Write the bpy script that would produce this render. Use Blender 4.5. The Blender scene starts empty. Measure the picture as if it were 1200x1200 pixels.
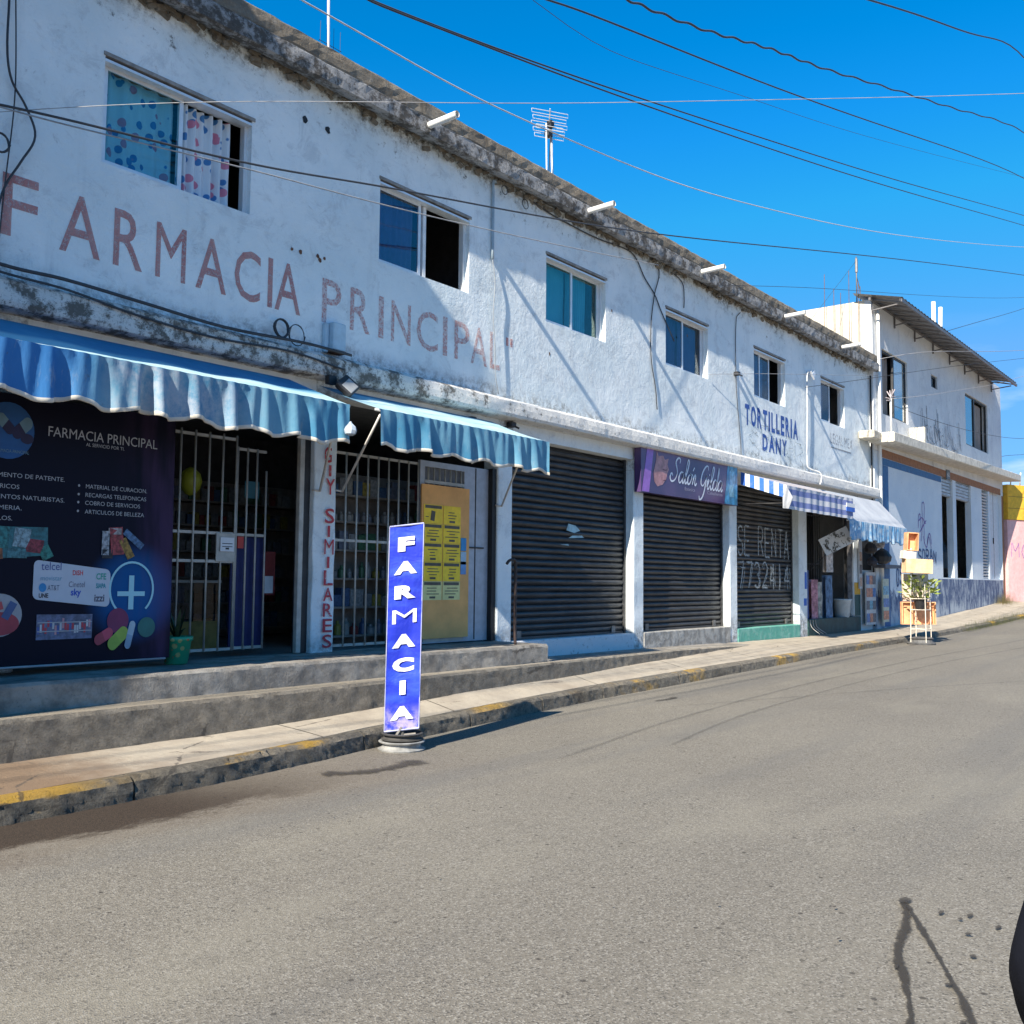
import bpy, math, random
from mathutils import Vector, Matrix, noise
random.seed(7)
R_ = math.radians
sc = bpy.context.scene
COL = sc.collection

# ------------------------------------------------------------------ camera
cam_data = bpy.data.cameras.new('camera')
cam = bpy.data.objects.new('camera', cam_data); COL.objects.link(cam); sc.camera = cam
yaw, pitch, roll = R_(38.402), R_(4.0404), R_(0.55)
F = Vector((math.cos(yaw)*math.cos(pitch), math.sin(yaw)*math.cos(pitch), math.sin(pitch)))
Rt = Vector((math.sin(yaw), -math.cos(yaw), 0)); Up = Rt.cross(F)
R2 = Rt*math.cos(roll)+Up*math.sin(roll); U2 = -Rt*math.sin(roll)+Up*math.cos(roll)
cam.matrix_world = Matrix(((R2.x, U2.x, -F.x, 0), (R2.y, U2.y, -F.y, -8.0), (R2.z, U2.z, -F.z, 1.45), (0, 0, 0, 1)))
cam_data.sensor_width = 36; cam_data.lens = 36*1150/1200.0
cam_data.clip_start = 0.05; cam_data.clip_end = 6000

# ------------------------------------------------------------------ world + sun
SUN_DIR = Vector((6.6, 1.0, -4.75)).normalized()          # the way the light travels
sun_el = math.asin(-SUN_DIR.z); sun_az = math.atan2(-SUN_DIR.x, -SUN_DIR.y)
world = bpy.data.worlds.new('World'); sc.world = world; world.use_nodes = True
wn = world.node_tree.nodes; wl = world.node_tree.links; wn.clear()
w_out = wn.new('ShaderNodeOutputWorld'); w_bg = wn.new('ShaderNodeBackground')
sky = wn.new('ShaderNodeTexSky'); sky.sky_type = 'NISHITA'; sky.sun_disc = False
sky.sun_elevation = sun_el; sky.sun_rotation = sun_az
sky.altitude = 1500; sky.air_density = 1.0; sky.dust_density = 0.0; sky.ozone_density = 2.5
hsv = wn.new('ShaderNodeHueSaturation'); hsv.inputs['Saturation'].default_value = 1.42; hsv.inputs['Hue'].default_value = 0.496
hsv.inputs['Value'].default_value = 1.0
wl.new(sky.outputs[0], hsv.inputs['Color'])
tc = wn.new('ShaderNodeTexCoord'); sep = wn.new('ShaderNodeSeparateXYZ'); wl.new(tc.outputs['Generated'], sep.inputs[0])
mp = wn.new('ShaderNodeMapping'); mp.inputs['Scale'].default_value = (3.0, 3.0, 11.0); mp.inputs['Location'].default_value = (0.35, 0.2, 0.0)
wl.new(tc.outputs['Generated'], mp.inputs[0])
cn = wn.new('ShaderNodeTexNoise'); cn.inputs['Scale'].default_value = 1.6; cn.inputs['Detail'].default_value = 7; cn.inputs['Roughness'].default_value = 0.55
wl.new(mp.outputs[0], cn.inputs['Vector'])
cr = wn.new('ShaderNodeValToRGB'); cr.color_ramp.elements[0].position = 0.47; cr.color_ramp.elements[1].position = 0.66
wl.new(cn.outputs[0], cr.inputs[0])
el = wn.new('ShaderNodeMapRange'); el.inputs['From Min'].default_value = 0.25; el.inputs['From Max'].default_value = 0.10
wl.new(sep.outputs['Z'], el.inputs['Value'])
mu = wn.new('ShaderNodeMath'); mu.operation = 'MULTIPLY'; wl.new(cr.outputs[0], mu.inputs[0]); wl.new(el.outputs[0], mu.inputs[1])
mu2 = wn.new('ShaderNodeMath'); mu2.operation = 'MULTIPLY'; mu2.inputs[1].default_value = 0.75; wl.new(mu.outputs[0], mu2.inputs[0])
cm = wn.new('ShaderNodeMix'); cm.data_type = 'RGBA'; dk = wn.new('ShaderNodeMix'); dk.data_type = 'RGBA'; dk.blend_type = 'DARKEN'; dk.inputs['Factor'].default_value = 0.85; dk.inputs['B'].default_value = (.60, 1.72, 3.7, 1)
wl.new(hsv.outputs[0], dk.inputs['A']); wl.new(mu2.outputs[0], cm.inputs['Factor']); wl.new(dk.outputs['Result'], cm.inputs['A'])
cm.inputs['B'].default_value = (5.2, 5.6, 6.4, 1)
wl.new(cm.outputs['Result'], w_bg.inputs['Color']); w_bg.inputs['Strength'].default_value = 0.110
wl.new(w_bg.outputs[0], w_out.inputs[0])
sun_data = bpy.data.lights.new('sun', 'SUN'); sun_data.energy = 4.6; sun_data.angle = R_(0.55); sun_data.color = (1.0, 0.91, 0.77)
sun = bpy.data.objects.new('sun', sun_data); COL.objects.link(sun); sun.location = (-20, -20, 30)
sun.rotation_euler = SUN_DIR.to_track_quat('-Z', 'Y').to_euler()
sc.view_settings.view_transform = 'Standard'; sc.view_settings.look = 'None'
sc.view_settings.gamma = 1.0; sc.view_settings.use_curve_mapping = False
sc.view_settings.exposure = 1.15

# ------------------------------------------------------------------ materials
class NT:
    def __init__(s, name):
        s.m = bpy.data.materials.new(name); s.m.use_nodes = True
        s.n = s.m.node_tree.nodes; s.l = s.m.node_tree.links
        s.b = s.n['Principled BSDF']; s.o = s.n['Material Output']
        g = s.n.new('ShaderNodeNewGeometry'); s.pos = g.outputs['Position']
    def link(s, a, b): s.l.new(a, b)
    def map(s, scale=(1, 1, 1), loc=(0, 0, 0)):
        m = s.n.new('ShaderNodeMapping'); m.inputs['Scale'].default_value = scale; m.inputs['Location'].default_value = loc
        s.l.new(s.pos, m.inputs[0]); return m.outputs[0]
    def noise(s, scale, detail=4, rough=.55, vec=None, dist=0):
        t = s.n.new('ShaderNodeTexNoise'); t.inputs['Scale'].default_value = scale; t.inputs['Detail'].default_value = detail
        t.inputs['Roughness'].default_value = rough; t.inputs['Distortion'].default_value = dist
        s.l.new(vec or s.pos, t.inputs['Vector']); return t.outputs[0]
    def voro(s, scale, vec=None, feat='F1'):
        t = s.n.new('ShaderNodeTexVoronoi'); t.inputs['Scale'].default_value = scale; t.feature = feat
        s.l.new(vec or s.pos, t.inputs['Vector']); return t
    def ramp(s, v, a, b):
        t = s.n.new('ShaderNodeMapRange'); t.interpolation_type = 'SMOOTHSTEP'
        t.inputs['From Min'].default_value = a; t.inputs['From Max'].default_value = b
        s.l.new(v, t.inputs['Value']); return t.outputs[0]
    def math(s, op, a, b=None):
        t = s.n.new('ShaderNodeMath'); t.operation = op
        for i, x in enumerate((a, b)):
            if x is None: continue
            if isinstance(x, (int, float)): t.inputs[i].default_value = x
            else: s.l.new(x, t.inputs[i])
        return t.outputs[0]
    def xyz(s):
        t = s.n.new('ShaderNodeSeparateXYZ'); s.l.new(s.pos, t.inputs[0]); return t.outputs
    def mix(s, f, a, b):
        t = s.n.new('ShaderNodeMix'); t.data_type = 'RGBA'
        for k, x in (('Factor', f), ('A', a), ('B', b)):
            if isinstance(x, (int, float)): t.inputs[k].default_value = x
            elif isinstance(x, tuple): t.inputs[k].default_value = (*x, 1)
            else: s.l.new(x, t.inputs[k])
        return t.outputs['Result']
    def base(s, c):
        if isinstance(c, tuple): s.b.inputs['Base Color'].default_value = (*c, 1)
        else: s.l.new(c, s.b.inputs['Base Color'])
    def bump(s, h, strength=.4, dist=.01):
        t = s.n.new('ShaderNodeBump'); t.inputs['Strength'].default_value = strength; t.inputs['Distance'].default_value = dist
        s.l.new(h, t.inputs['Height'])
        if s.b.inputs['Normal'].is_linked: s.l.new(s.b.inputs['Normal'].links[0].from_socket, t.inputs['Normal'])
        s.l.new(t.outputs[0], s.b.inputs['Normal'])
    def rough(s, r):
        if isinstance(r, (int, float)): s.b.inputs['Roughness'].default_value = r
        else: s.l.new(r, s.b.inputs['Roughness'])
    def alpha(s, a): s.l.new(a, s.b.inputs['Alpha'])

_cache = {}
def M(color, rough=.6, metal=0.0, var=.12, name=None, bump=0.0, nscale=9.0):
    """simple procedural material: colour broken up by noise"""
    key = (color, rough, metal, var, bump, nscale)
    if key in _cache: return _cache[key]
    t = NT(name or 'material'); 
    if var:
        f = t.noise(nscale, 5, .6)
        t.base(t.mix(t.ramp(f, .3, .7), tuple(c*(1-var) for c in color), tuple(min(1, c*(1+var)) for c in color)))
    else: t.base(color)
    t.rough(rough); t.b.inputs['Metallic'].default_value = metal
    if bump: t.bump(t.noise(nscale*4, 4), .5, bump)
    _cache[key] = t.m; return t.m

def mat_plaster(name, c1, c2, grime=True, far=False):
    t = NT(name); X, Y, Z = t.xyz()
    col = t.mix(t.ramp(t.noise(.9, 6, .6), .35, .7), c1, c2)
    cl = t.noise(2.7, 9, .78, t.map((1, 1, 1.15)), .6)
    col = t.mix(t.math('MULTIPLY', t.ramp(cl, .50, .36), .36), col, (.40, .43, .46))
    sc = t.noise(9.0, 9, .85, None, 1.2); col = t.mix(t.math('MULTIPLY', t.math('MULTIPLY', t.ramp(sc, .57, .63), t.ramp(cl, .56, .44)), .38), col, (.22, .24, .27))
    # faint repaint patches and scuffs
    col = t.mix(t.math('MULTIPLY', t.ramp(t.noise(2.3, 8, .75), .56, .72), .35), col, (.48, .50, .53))
    streak = t.noise(1.0, 6, .6, t.map((5.0, 5.0, .55)))
    col = t.mix(t.math('MULTIPLY', t.ramp(streak, .55, .8), .3), col, (.34, .36, .38))
    # pock marks
    sp = t.ramp(t.noise(26, 3, .7), .70, .76)
    spz = t.ramp(t.noise(1.7, 4, .6), .5, .66)
    col = t.mix(t.math('MULTIPLY', t.math('MULTIPLY', sp, spz), .75), col, (.10, .10, .11))
    if grime:
        n1 = t.noise(1.6, 9, .72); n2 = t.noise(8.0, 8, .8)
        edge = t.math('ADD', Z, t.math('MULTIPLY', n1, 1.1))
        top = t.ramp(edge, 7.02, 7.4)
        col = t.mix(t.math('MULTIPLY', top, t.ramp(n2, .42, .58)), col, (.07, .065, .05))
        fine = t.math('MULTIPLY', t.ramp(edge, 6.75, 7.1), t.ramp(n2, .56, .66))
        col = t.mix(fine, col, (.06, .055, .045))
        low = t.math('MULTIPLY', t.ramp(t.math('SUBTRACT', Z, t.math('MULTIPLY', n1, .5)), 3.82, 3.6), t.ramp(n2, .4, .62))
        band = t.math('GREATER_THAN', Z, 3.2)
        col = t.mix(t.math('MULTIPLY', t.math('MULTIPLY', low, band), .75), col, (.12, .11, .10))
        foot = t.math('MULTIPLY', t.ramp(t.math('SUBTRACT', Z, t.math('MULTIPLY', n1, .6)), .62, .3), t.ramp(n2, .38, .6))
        col = t.mix(t.math('MULTIPLY', foot, .85), col, (.17, .16, .15))
    t.base(col); t.rough(.85)
    t.bump(t.noise(2.2, 8, .65), .5, .06)
    t.bump(t.noise(20, 6, .75), .6, .015); t.bump(t.noise(60, 3, .6), .4, .006)
    return t.m

MAT = {}
MAT['wall'] = mat_plaster('white_plaster', (.68, .755, .78), (.83, .87, .875))
MAT['wall_plain'] = mat_plaster('white_plaster_pilaster', (.68, .725, .74), (.78, .81, .81), False)
MAT['far_wall'] = mat_plaster('pale_plaster', (.64, .66, .68), (.74, .76, .76), False)

def mat_cornice():
    t = NT('weathered_concrete'); X, Y, Z = t.xyz()
    n = t.noise(3.5, 10, .75); n2 = t.noise(14, 8, .8)
    col = t.mix(t.ramp(n, .32, .68), (.145, .122, .093), (.285, .245, .19))
    col = t.mix(t.math('MULTIPLY', t.math('MULTIPLY', t.ramp(n2, .52, .66), t.ramp(n, .46, .6)), .6), col, (.38, .36, .33))
    col = t.mix(t.math('MULTIPLY', t.ramp(n2, .60, .68), .8), col, (.045, .04, .032))
    wv = t.noise(2.0, 6, .6, t.map((4, 4, .8)))
    col = t.mix(t.math('MULTIPLY', t.ramp(wv, .55, .75), .7), col, (.06, .055, .045))
    t.base(col); t.rough(.95); t.bump(n2, .9, .03); t.bump(t.noise(40, 4, .7), .6, .012); return t.m
MAT['cornice'] = mat_cornice()
def mat_slabband():
    t = NT('whitewashed_slab_edge'); n = t.noise(5, 10, .78); n2 = t.noise(1.1, 5, .6)
    X, Y, Z = t.xyz()
    col = t.mix(t.ramp(t.math('ADD', n, t.math('MULTIPLY', n2, .2)), .53, .66), (.075, .068, .06), (.31, .31, .31))
    col = t.mix(t.math('MULTIPLY', t.ramp(t.noise(16, 8, .8), .55, .62), .8), col, (.05, .045, .04))
    t.base(col); t.rough(.92); t.bump(n, .8, .03); return t.m
MAT['slab_band'] = mat_slabband()
def mat_ledge():
    t = NT('stained_ledge'); X, Y, Z = t.xyz(); n = t.noise(4.5, 10, .78)
    clean = t.ramp(X, 7.0, 12.5)
    dirt = t.ramp(t.math('ADD', n, t.math('MULTIPLY', clean, .16)), .55, .44)
    col = t.mix(dirt, (.66, .65, .62), (.13, .12, .105))
    col = t.mix(t.math('MULTIPLY', t.ramp(t.noise(18, 6, .8), .56, .64), .7), col, (.06, .06, .055))
    t.base(col); t.rough(.9); t.bump(n, .8, .03); return t.m
MAT['ledge'] = mat_ledge()

def mat_concrete(name, a, b, dark=(.09, .085, .08), yellow=False, sc_=7, wet=False, coarse=False, cap=False):
    t = NT(name); X, Y, Z = t.xyz()
    n = t.noise(sc_, 10, .72); big = t.noise(.9, 5, .6)
    col = t.mix(t.ramp(n, .35, .65), a, b)
    col = t.mix(t.math('MULTIPLY', t.ramp(big, .52, .72), .55), col, dark)
    col = t.mix(t.math('MULTIPLY', t.ramp(t.noise(45, 4, .7), .60, .68), .6), col, dark)
    if yellow:      # worn traffic paint on the kerb edge, strongest at the left end and in patches
        yn = t.noise(2.2, 7, .7)
        left = t.ramp(X, 3.9, 2.6)
        yv = t.math('ADD', yn, t.math('MULTIPLY', left, .35))
        patch = t.math('MAXIMUM', left, t.ramp(t.noise(.55, 2, .5), .50, .60))
        nrm = t.n.new('ShaderNodeNewGeometry'); nz_ = t.n.new('ShaderNodeSeparateXYZ'); t.link(nrm.outputs['Normal'], nz_.inputs[0])
        topm = t.math('ADD', t.ramp(nz_.outputs[2], .25, .75), t.math('MULTIPLY', t.ramp(X, 8.5, 11), .55))
        m = t.math('MULTIPLY', t.math('MULTIPLY', t.ramp(yv, .46, .58), patch), t.math('MINIMUM', topm, 1.0))
        col = t.mix(t.math('MULTIPLY', m, .85), col, (.62, .36, .035))
    if wet:
        w = t.math('MULTIPLY', t.ramp(t.math('ADD', X, t.math('MULTIPLY', n, .9)), 4.6, 3.6), .8)
        col = t.mix(w, col, (.17, .10, .05))
    ck = t.voro(.9, t.map((.8, 1.6, 1)), 'DISTANCE_TO_EDGE'); wob = t.noise(6, 5, .7)
    crk = t.ramp(t.math('ADD', ck.outputs['Distance'], t.math('MULTIPLY', t.math('SUBTRACT', wob, .5), .10)), .010, .002)
    col = t.mix(t.math('MULTIPLY', t.math('MULTIPLY', crk, t.ramp(big, .48, .56)), .7), col, (.06, .052, .045))
    if coarse:
        g1 = t.noise(48, 6, .85); col = t.mix(t.math('MULTIPLY', t.ramp(g1, .54, .66), .75), col, dark); col = t.mix(t.math('MULTIPLY', t.ramp(g1, .44, .34), .35), col, tuple(min(1, x*1.5) for x in b))
    if cap:      # paler upward faces: sunlit top and its dust put into the colour
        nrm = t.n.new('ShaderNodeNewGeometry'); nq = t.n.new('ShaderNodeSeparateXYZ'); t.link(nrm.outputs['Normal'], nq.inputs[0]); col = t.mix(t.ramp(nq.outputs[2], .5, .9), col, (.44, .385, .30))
    if coarse: t.bump(t.noise(30, 8, .8), .8, .025)
    t.base(col); t.rough(.92); t.bump(n, .7, .02); t.bump(t.noise(60, 5, .75), .7, .012); return t.m
MAT['retain'] = mat_concrete('rough_concrete', (.19, .168, .135), (.33, .295, .24), sc_=9, coarse=True, cap=True)
MAT['step'] = mat_concrete('step_concrete', (.17, .155, .135), (.36, .335, .295), (.11, .10, .09), sc_=4)
MAT['sidewalk'] = mat_concrete('sidewalk_concrete', (.36, .31, .245), (.45, .395, .31), (.25, .20, .15), sc_=3, wet=True)
MAT['kerb'] = mat_concrete('kerb_concrete', (.13, .117, .095), (.27, .24, .19), (.05, .045, .037), yellow=True, sc_=14, coarse=True)
MAT['floor'] = mat_concrete('floor_concrete', (.20, .20, .20), (.26, .26, .26))
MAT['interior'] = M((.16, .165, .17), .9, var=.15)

def mat_road():
    t = NT('asphalt'); X, Y, Z = t.xyz()
    ag = t.voro(135); agf = t.ramp(ag.outputs['Distance'], .15, .75)
    big = t.noise(.28, 6, .6); mid = t.noise(1.6, 6, .6)
    c1 = t.mix(t.ramp(big, .3, .7), (.166, .151, .126), (.198, .181, .149))
    rnd = t.n.new('ShaderNodeSeparateColor'); t.link(ag.outputs['Color'], rnd.inputs[0])
    col = t.mix(t.math('MULTIPLY', t.ramp(rnd.outputs[0], .55, 1.0), .65), c1, (.34, .32, .28))
    col = t.mix(t.math('MULTIPLY', t.ramp(rnd.outputs[1], .72, .98), .7), col, (.055, .052, .048))
    col = t.mix(t.math('MULTIPLY', t.ramp(mid, .55, .8), .22), col, (.09, .085, .075))
    big_a = t.voro(17); rb = t.n.new('ShaderNodeSeparateColor'); t.link(big_a.outputs['Color'], rb.inputs[0])
    grit = t.math('MULTIPLY', t.math('GREATER_THAN', rb.outputs[0], .92), t.ramp(big_a.outputs['Distance'], .24, .16)); col = t.mix(t.math('MULTIPLY', grit, .75), col, (.045, .04, .035))
    pale_p = t.noise(.55, 7, .65, t.map((.5, 1.2, 1), (3, 1, 0))); col = t.mix(t.math('MULTIPLY', t.ramp(pale_p, .52, .66), .28), col, (.27, .25, .20))
    # long tyre-polished strips following the street
    st = t.noise(.9, 4, .55, t.map((.10, 1.4, 1)))
    col = t.mix(t.math('MULTIPLY', t.ramp(st, .50, .70), .38), col, (.115, .115, .115))
    ck = t.voro(.55, t.map((.22, 1.0, 1.0)), 'DISTANCE_TO_EDGE')
    # dirt gathered by the kerb at the left
    nd = t.math('ADD', t.math('MULTIPLY', t.noise(1.3, 8, .72, t.map((.7, 1.4, 1))), .8), t.math('ADD', t.math('MULTIPLY', t.noise(14, 8, .8, t.map((.6, 1.2, 1))), .3), t.math('MULTIPLY', t.noise(55, 4, .7, t.map((.5, 1.3, 1))), .16)))
    kd = t.math('ADD', Y, t.math('MULTIPLY', nd, 1.1))
    dirt = t.math('MULTIPLY', t.ramp(kd, -2.06, -1.90), t.ramp(t.math('ADD', X, t.math('MULTIPLY', nd, 1.2)), 6.0, 4.2))
    haze_d = t.math('MULTIPLY', t.ramp(kd, -2.45, -1.9), t.ramp(X, 7.0, 4.0)); col = t.mix(t.math('MULTIPLY', haze_d, .5), col, (.13, .10, .075)); col = t.mix(t.math('MULTIPLY', dirt, .88), col, t.mix(t.ramp(agf, .2, .8), (.012, .008, .006), (.045, .031, .022)))
    t.base(col); t.rough(.9); t.b.inputs['Specular IOR Level'].default_value = .2
    t.bump(agf, .35, .004); t.bump(t.noise(3, 5, .6), .25, .02)
    return t.m
MAT['road'] = mat_road()
MAT['ground'] = M((.20, .17, .13), .95, var=.25, name='bare_ground', nscale=.7)

def mat_paint(name, c, keep_lo=.36, keep_hi=.5, c2=None, sc_=20, base_a=0.0):
    """worn paint: flakes away where noise is low, showing what is below"""
    t = NT(name); n = t.noise(sc_, 8, .75); b = t.noise(3, 4, .6)
    t.base(t.mix(t.ramp(b, .35, .65), c, c2 or tuple(x*.8 for x in c)))
    v = t.math('ADD', n, t.math('MULTIPLY', b, .25))
    a = t.ramp(v, keep_lo+.1, keep_hi+.1)
    t.alpha(t.math('ADD', t.math('MULTIPLY', a, 1-base_a), base_a) if base_a else a); t.rough(.8); return t.m
MAT['red_paint'] = mat_paint('faded_red_paint', (.44, .145, .135), .30, .80, (.52, .24, .22), sc_=26, base_a=.38)
MAT['red_faint'] = mat_paint('faint_red_paint', (.52, .20, .19), .34, .84, (.58, .28, .26), sc_=26, base_a=.16)
MAT['blue_paint'] = mat_paint('blue_sign_paint', (.035, .11, .40), .28, .42)
MAT['ghost_paint'] = mat_paint('ghost_lettering_paint', (.36, .38, .42), .42, .6)
MAT['graffiti_w'] = mat_paint('white_spray_paint', (.44, .48, .49), .36, .60, sc_=18)
MAT['graffiti_p'] = mat_paint('purple_spray_paint', (.22, .10, .38), .3, .5)
MAT['graffiti_b'] = mat_paint('blue_spray_paint', (.05, .12, .28), .3, .5)
MAT['graffiti_k'] = mat_paint('dark_scrawl_paint', (.12, .13, .16), .38, .55)
MAT['pillar_red'] = mat_paint('red_pillar_paint', (.50, .05, .07), .30, .50)
MAT['water'] = mat_paint('damp_asphalt', (.045, .038, .028), .22, .62, sc_=9)

def mat_glass(name, tint, rough=.03, fac=.25):
    t = NT(name); t.n.remove(t.b)
    tr = t.n.new('ShaderNodeBsdfTransparent'); tr.inputs[0].default_value = (*tint, 1)
    gl = t.n.new('ShaderNodeBsdfGlossy'); gl.inputs['Roughness'].default_value = rough; gl.inputs[0].default_value = (.95, .93, .85, 1)
    fr = t.n.new('ShaderNodeFresnel'); fr.inputs[0].default_value = 1.5
    ad = t.n.new('ShaderNodeMath'); ad.operation = 'MULTIPLY_ADD'; ad.inputs[1].default_value = (.35 if fac > .3 else .15); ad.inputs[2].default_value = fac; t.link(fr.outputs[0], ad.inputs[0])
    mx = t.n.new('ShaderNodeMixShader'); t.link(ad.outputs[0], mx.inputs[0]); t.link(tr.outputs[0], mx.inputs[1]); t.link(gl.outputs[0], mx.inputs[2])
    bp = t.n.new('ShaderNodeBump'); bp.inputs['Strength'].default_value = .12; bp.inputs['Distance'].default_value = .02
    t.link(t.noise(1.6, 2), bp.inputs['Height']); t.link(bp.outputs[0], gl.inputs['Normal'])
    t.link(mx.outputs[0], t.o.inputs[0]); return t.m
MAT['glass_teal'] = mat_glass('teal_tinted_glass', (.70, .89, .93), fac=.03)
MAT['glass_blue'] = mat_glass('blue_tinted_glass', (.60, .68, .80), fac=.04)
MAT['glass_clear'] = mat_glass('window_glass', (.6, .68, .8), fac=.02)
MAT['glass_mirror'] = mat_glass('reflective_blue_glass', (.2, .45, .65), fac=.42)

ALU = M((.72, .74, .76), .45, .3, .06, 'aluminium_frame')
WHITE = M((.74, .75, .75), .6, var=.08, name='white_paint')
CABLE_W = M((.50, .50, .50), .6, var=.15, name='bleached_cable_sheath')
DARK = M((.02, .02, .022), .5, var=.3, name='dark_metal')
BLACK = M((.012, .012, .013), .6, var=.2, name='black_rubber')
PVC = M((.74, .74, .72), .5, var=.05, name='white_pvc')
BARS = M((.44, .42, .38), .55, .2, .15, 'painted_steel_bar')
CABLE = M((.035, .038, .045), .6, var=.2, name='cable_sheath')
CABLE_L = M((.30, .30, .31), .6, var=.2, name='pale_cable_sheath')
RUST = M((.13, .06, .035), .9, var=.4, name='rust')

def mat_shutter(name, c):
    t = NT(name); X, Y, Z = t.xyz()
    n = t.noise(6, 8, .7, t.map((.4, 1, 3)))
    cc = t.mix(t.ramp(n, .4, .7), c, tuple(min(1, x*1.9+.006) for x in c))
    dz = t.math('MULTIPLY', t.ramp(t.math('ADD', Z, t.math('MULTIPLY', t.noise(2, 6, .7), .9)), 1.75, .95), .35); cc = t.mix(dz, cc, (.15, .135, .12))
    ru = t.math('MULTIPLY', t.ramp(t.noise(1.7, 9, .8, t.map((1, 1, .5))), .60, .68), .5); cc = t.mix(ru, cc, (.10, .065, .045))
    scr = t.noise(7, 9, .85, t.map((.5, 1, 3))); cc = t.mix(t.math('MULTIPLY', t.ramp(scr, .66, .70), .6), cc, (.22, .23, .24))
    t.base(cc)
    t.b.inputs['Metallic'].default_value = .35
    t.rough(t.mix(t.ramp(t.noise(3, 5), .4, .7), (.42,)*3, (.6,)*3)); t.bump(n, .2, .004); return t.m
MAT['shutter'] = mat_shutter('charcoal_shutter_paint', (.032, .034, .038))
MAT['shutter_grey'] = mat_shutter('grey_shutter_steel', (.30, .32, .34))

def mat_cloth(name, a, b, sc_=2.5, trans=0.25, stain=None):
    t = NT(name); n = t.noise(sc_, 7, .65)
    col = t.mix(t.ramp(n, .35, .68), a, b)
    if stain: col = t.mix(t.math('MULTIPLY', t.ramp(t.noise(5, 8, .75), .5, .66), stain[1]), col, stain[0])
    t.base(col); t.rough(.75); t.bump(t.noise(60, 3), .25, .004)
    if trans:
        tl = t.n.new('ShaderNodeBsdfTranslucent'); 
        t.link(col, tl.inputs[0])
        mx = t.n.new('ShaderNodeMixShader'); mx.inputs[0].default_value = trans
        t.link(t.b.outputs[0], mx.inputs[1]); t.link(tl.outputs[0], mx.inputs[2]); t.link(mx.outputs[0], t.o.inputs[0])
    return t.m
def mat_awning():
    t = NT('faded_blue_canvas'); X, Y, Z = t.xyz()
    n = t.noise(1.3, 6, .6)
    col = t.mix(t.ramp(n, .38, .62), (.045, .20, .34), (.14, .32, .44))
    # the left end is caked with grey dust
    d = t.math('MULTIPLY', t.math('MULTIPLY', t.ramp(X, 3.7, 4.1), t.ramp(X, 5.5, 4.6)), t.ramp(t.noise(4, 8, .75), .36, .62))
    col = t.mix(t.math('MULTIPLY', d, .8), col, (.40, .42, .47))
    l = t.math('MULTIPLY', t.ramp(X, 3.9, 3.5), .85)
    col = t.mix(l, col, (.02, .15, .42))
    st = t.noise(5, 8, .75, t.map((2.2, 1, .6))); col = t.mix(t.math('MULTIPLY', t.ramp(st, .54, .70), .5), col, (.32, .36, .38)); col = t.mix(t.math('MULTIPLY', t.ramp(t.noise(11, 7, .8), .60, .68), .5), col, (.10, .12, .13))
    t.base(col); t.rough(.85); t.bump(t.noise(9, 5, .6, t.map((1.6, 1, .7))), .4, .012); t.bump(t.noise(70, 3), .2, .003)
    tl = t.n.new('ShaderNodeBsdfTranslucent'); t.link(col, tl.inputs[0])
    mx = t.n.new('ShaderNodeMixShader'); mx.inputs[0].default_value = .07
    t.link(t.b.outputs[0], mx.inputs[1]); t.link(tl.outputs[0], mx.inputs[2]); t.link(mx.outputs[0], t.o.inputs[0]); return t.m
MAT['awning'] = mat_awning()
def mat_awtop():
    t = NT('canvas_painted_lit_edge'); X, Y, Z = t.xyz(); n = t.noise(2.5, 7, .65)
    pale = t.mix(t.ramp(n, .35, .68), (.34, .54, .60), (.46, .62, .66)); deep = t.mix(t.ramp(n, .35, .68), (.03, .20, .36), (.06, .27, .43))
    f = t.ramp(t.math('ADD', Y, t.math('MULTIPLY', n, .10)), -.50, -.70)  # shade near the wall and the sunlit outer strip painted into the colour
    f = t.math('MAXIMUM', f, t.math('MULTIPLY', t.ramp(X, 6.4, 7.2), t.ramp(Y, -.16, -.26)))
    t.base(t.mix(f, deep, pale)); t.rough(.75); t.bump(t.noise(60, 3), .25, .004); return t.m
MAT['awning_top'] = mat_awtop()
MAT['trim'] = mat_cloth('white_binding', (.55, .52, .46), (.68, .66, .60), trans=.1)
MAT['awn_white'] = mat_cloth('white_canvas', (.44, .47, .52), (.54, .57, .61), trans=.15)
MAT['awn_sky'] = mat_cloth('light_blue_canvas', (.10, .34, .62), (.55, .66, .74), sc_=7, trans=.2)
MAT['curtain_lav'] = mat_cloth('lavender_curtain', (.26, .26, .38), (.36, .35, .48), trans=.1)
MAT['curtain_pink'] = mat_cloth('dusty_pink_curtain', (.40, .27, .31), (.5, .36, .38), trans=.1)
MAT['curtain_teal'] = mat_cloth('teal_curtain', (.12, .36, .44), (.17, .44, .52), trans=.1)
MAT['curtain_navy'] = mat_cloth('slate_curtain', (.14, .18, .27), (.18, .23, .33), trans=.1)
MAT['curtain_beige'] = mat_cloth('beige_curtain', (.30, .25, .22), (.38, .32, .28), trans=.1)

def mat_curtain_print():
    t = NT('leaf_print_curtain')
    v = t.voro(10.5, t.map((1, .3, .8))); v2 = t.voro(9.5, t.map((1, .3, .85), (3.7, 0, 1.3)))
    col = t.mix(t.ramp(v.outputs['Distance'], .36, .31), (.60, .66, .71), (.05, .19, .42))
    rnd = t.n.new('ShaderNodeSeparateColor'); t.link(v2.outputs['Color'], rnd.inputs[0])
    m = t.math('MULTIPLY', t.ramp(v2.outputs['Distance'], .37, .32), t.math('GREATER_THAN', rnd.outputs[0], .35))
    col = t.mix(m, col, (.58, .21, .30))
    t.base(col); t.rough(.8); return t.m
MAT['curtain_print'] = mat_curtain_print()

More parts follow.
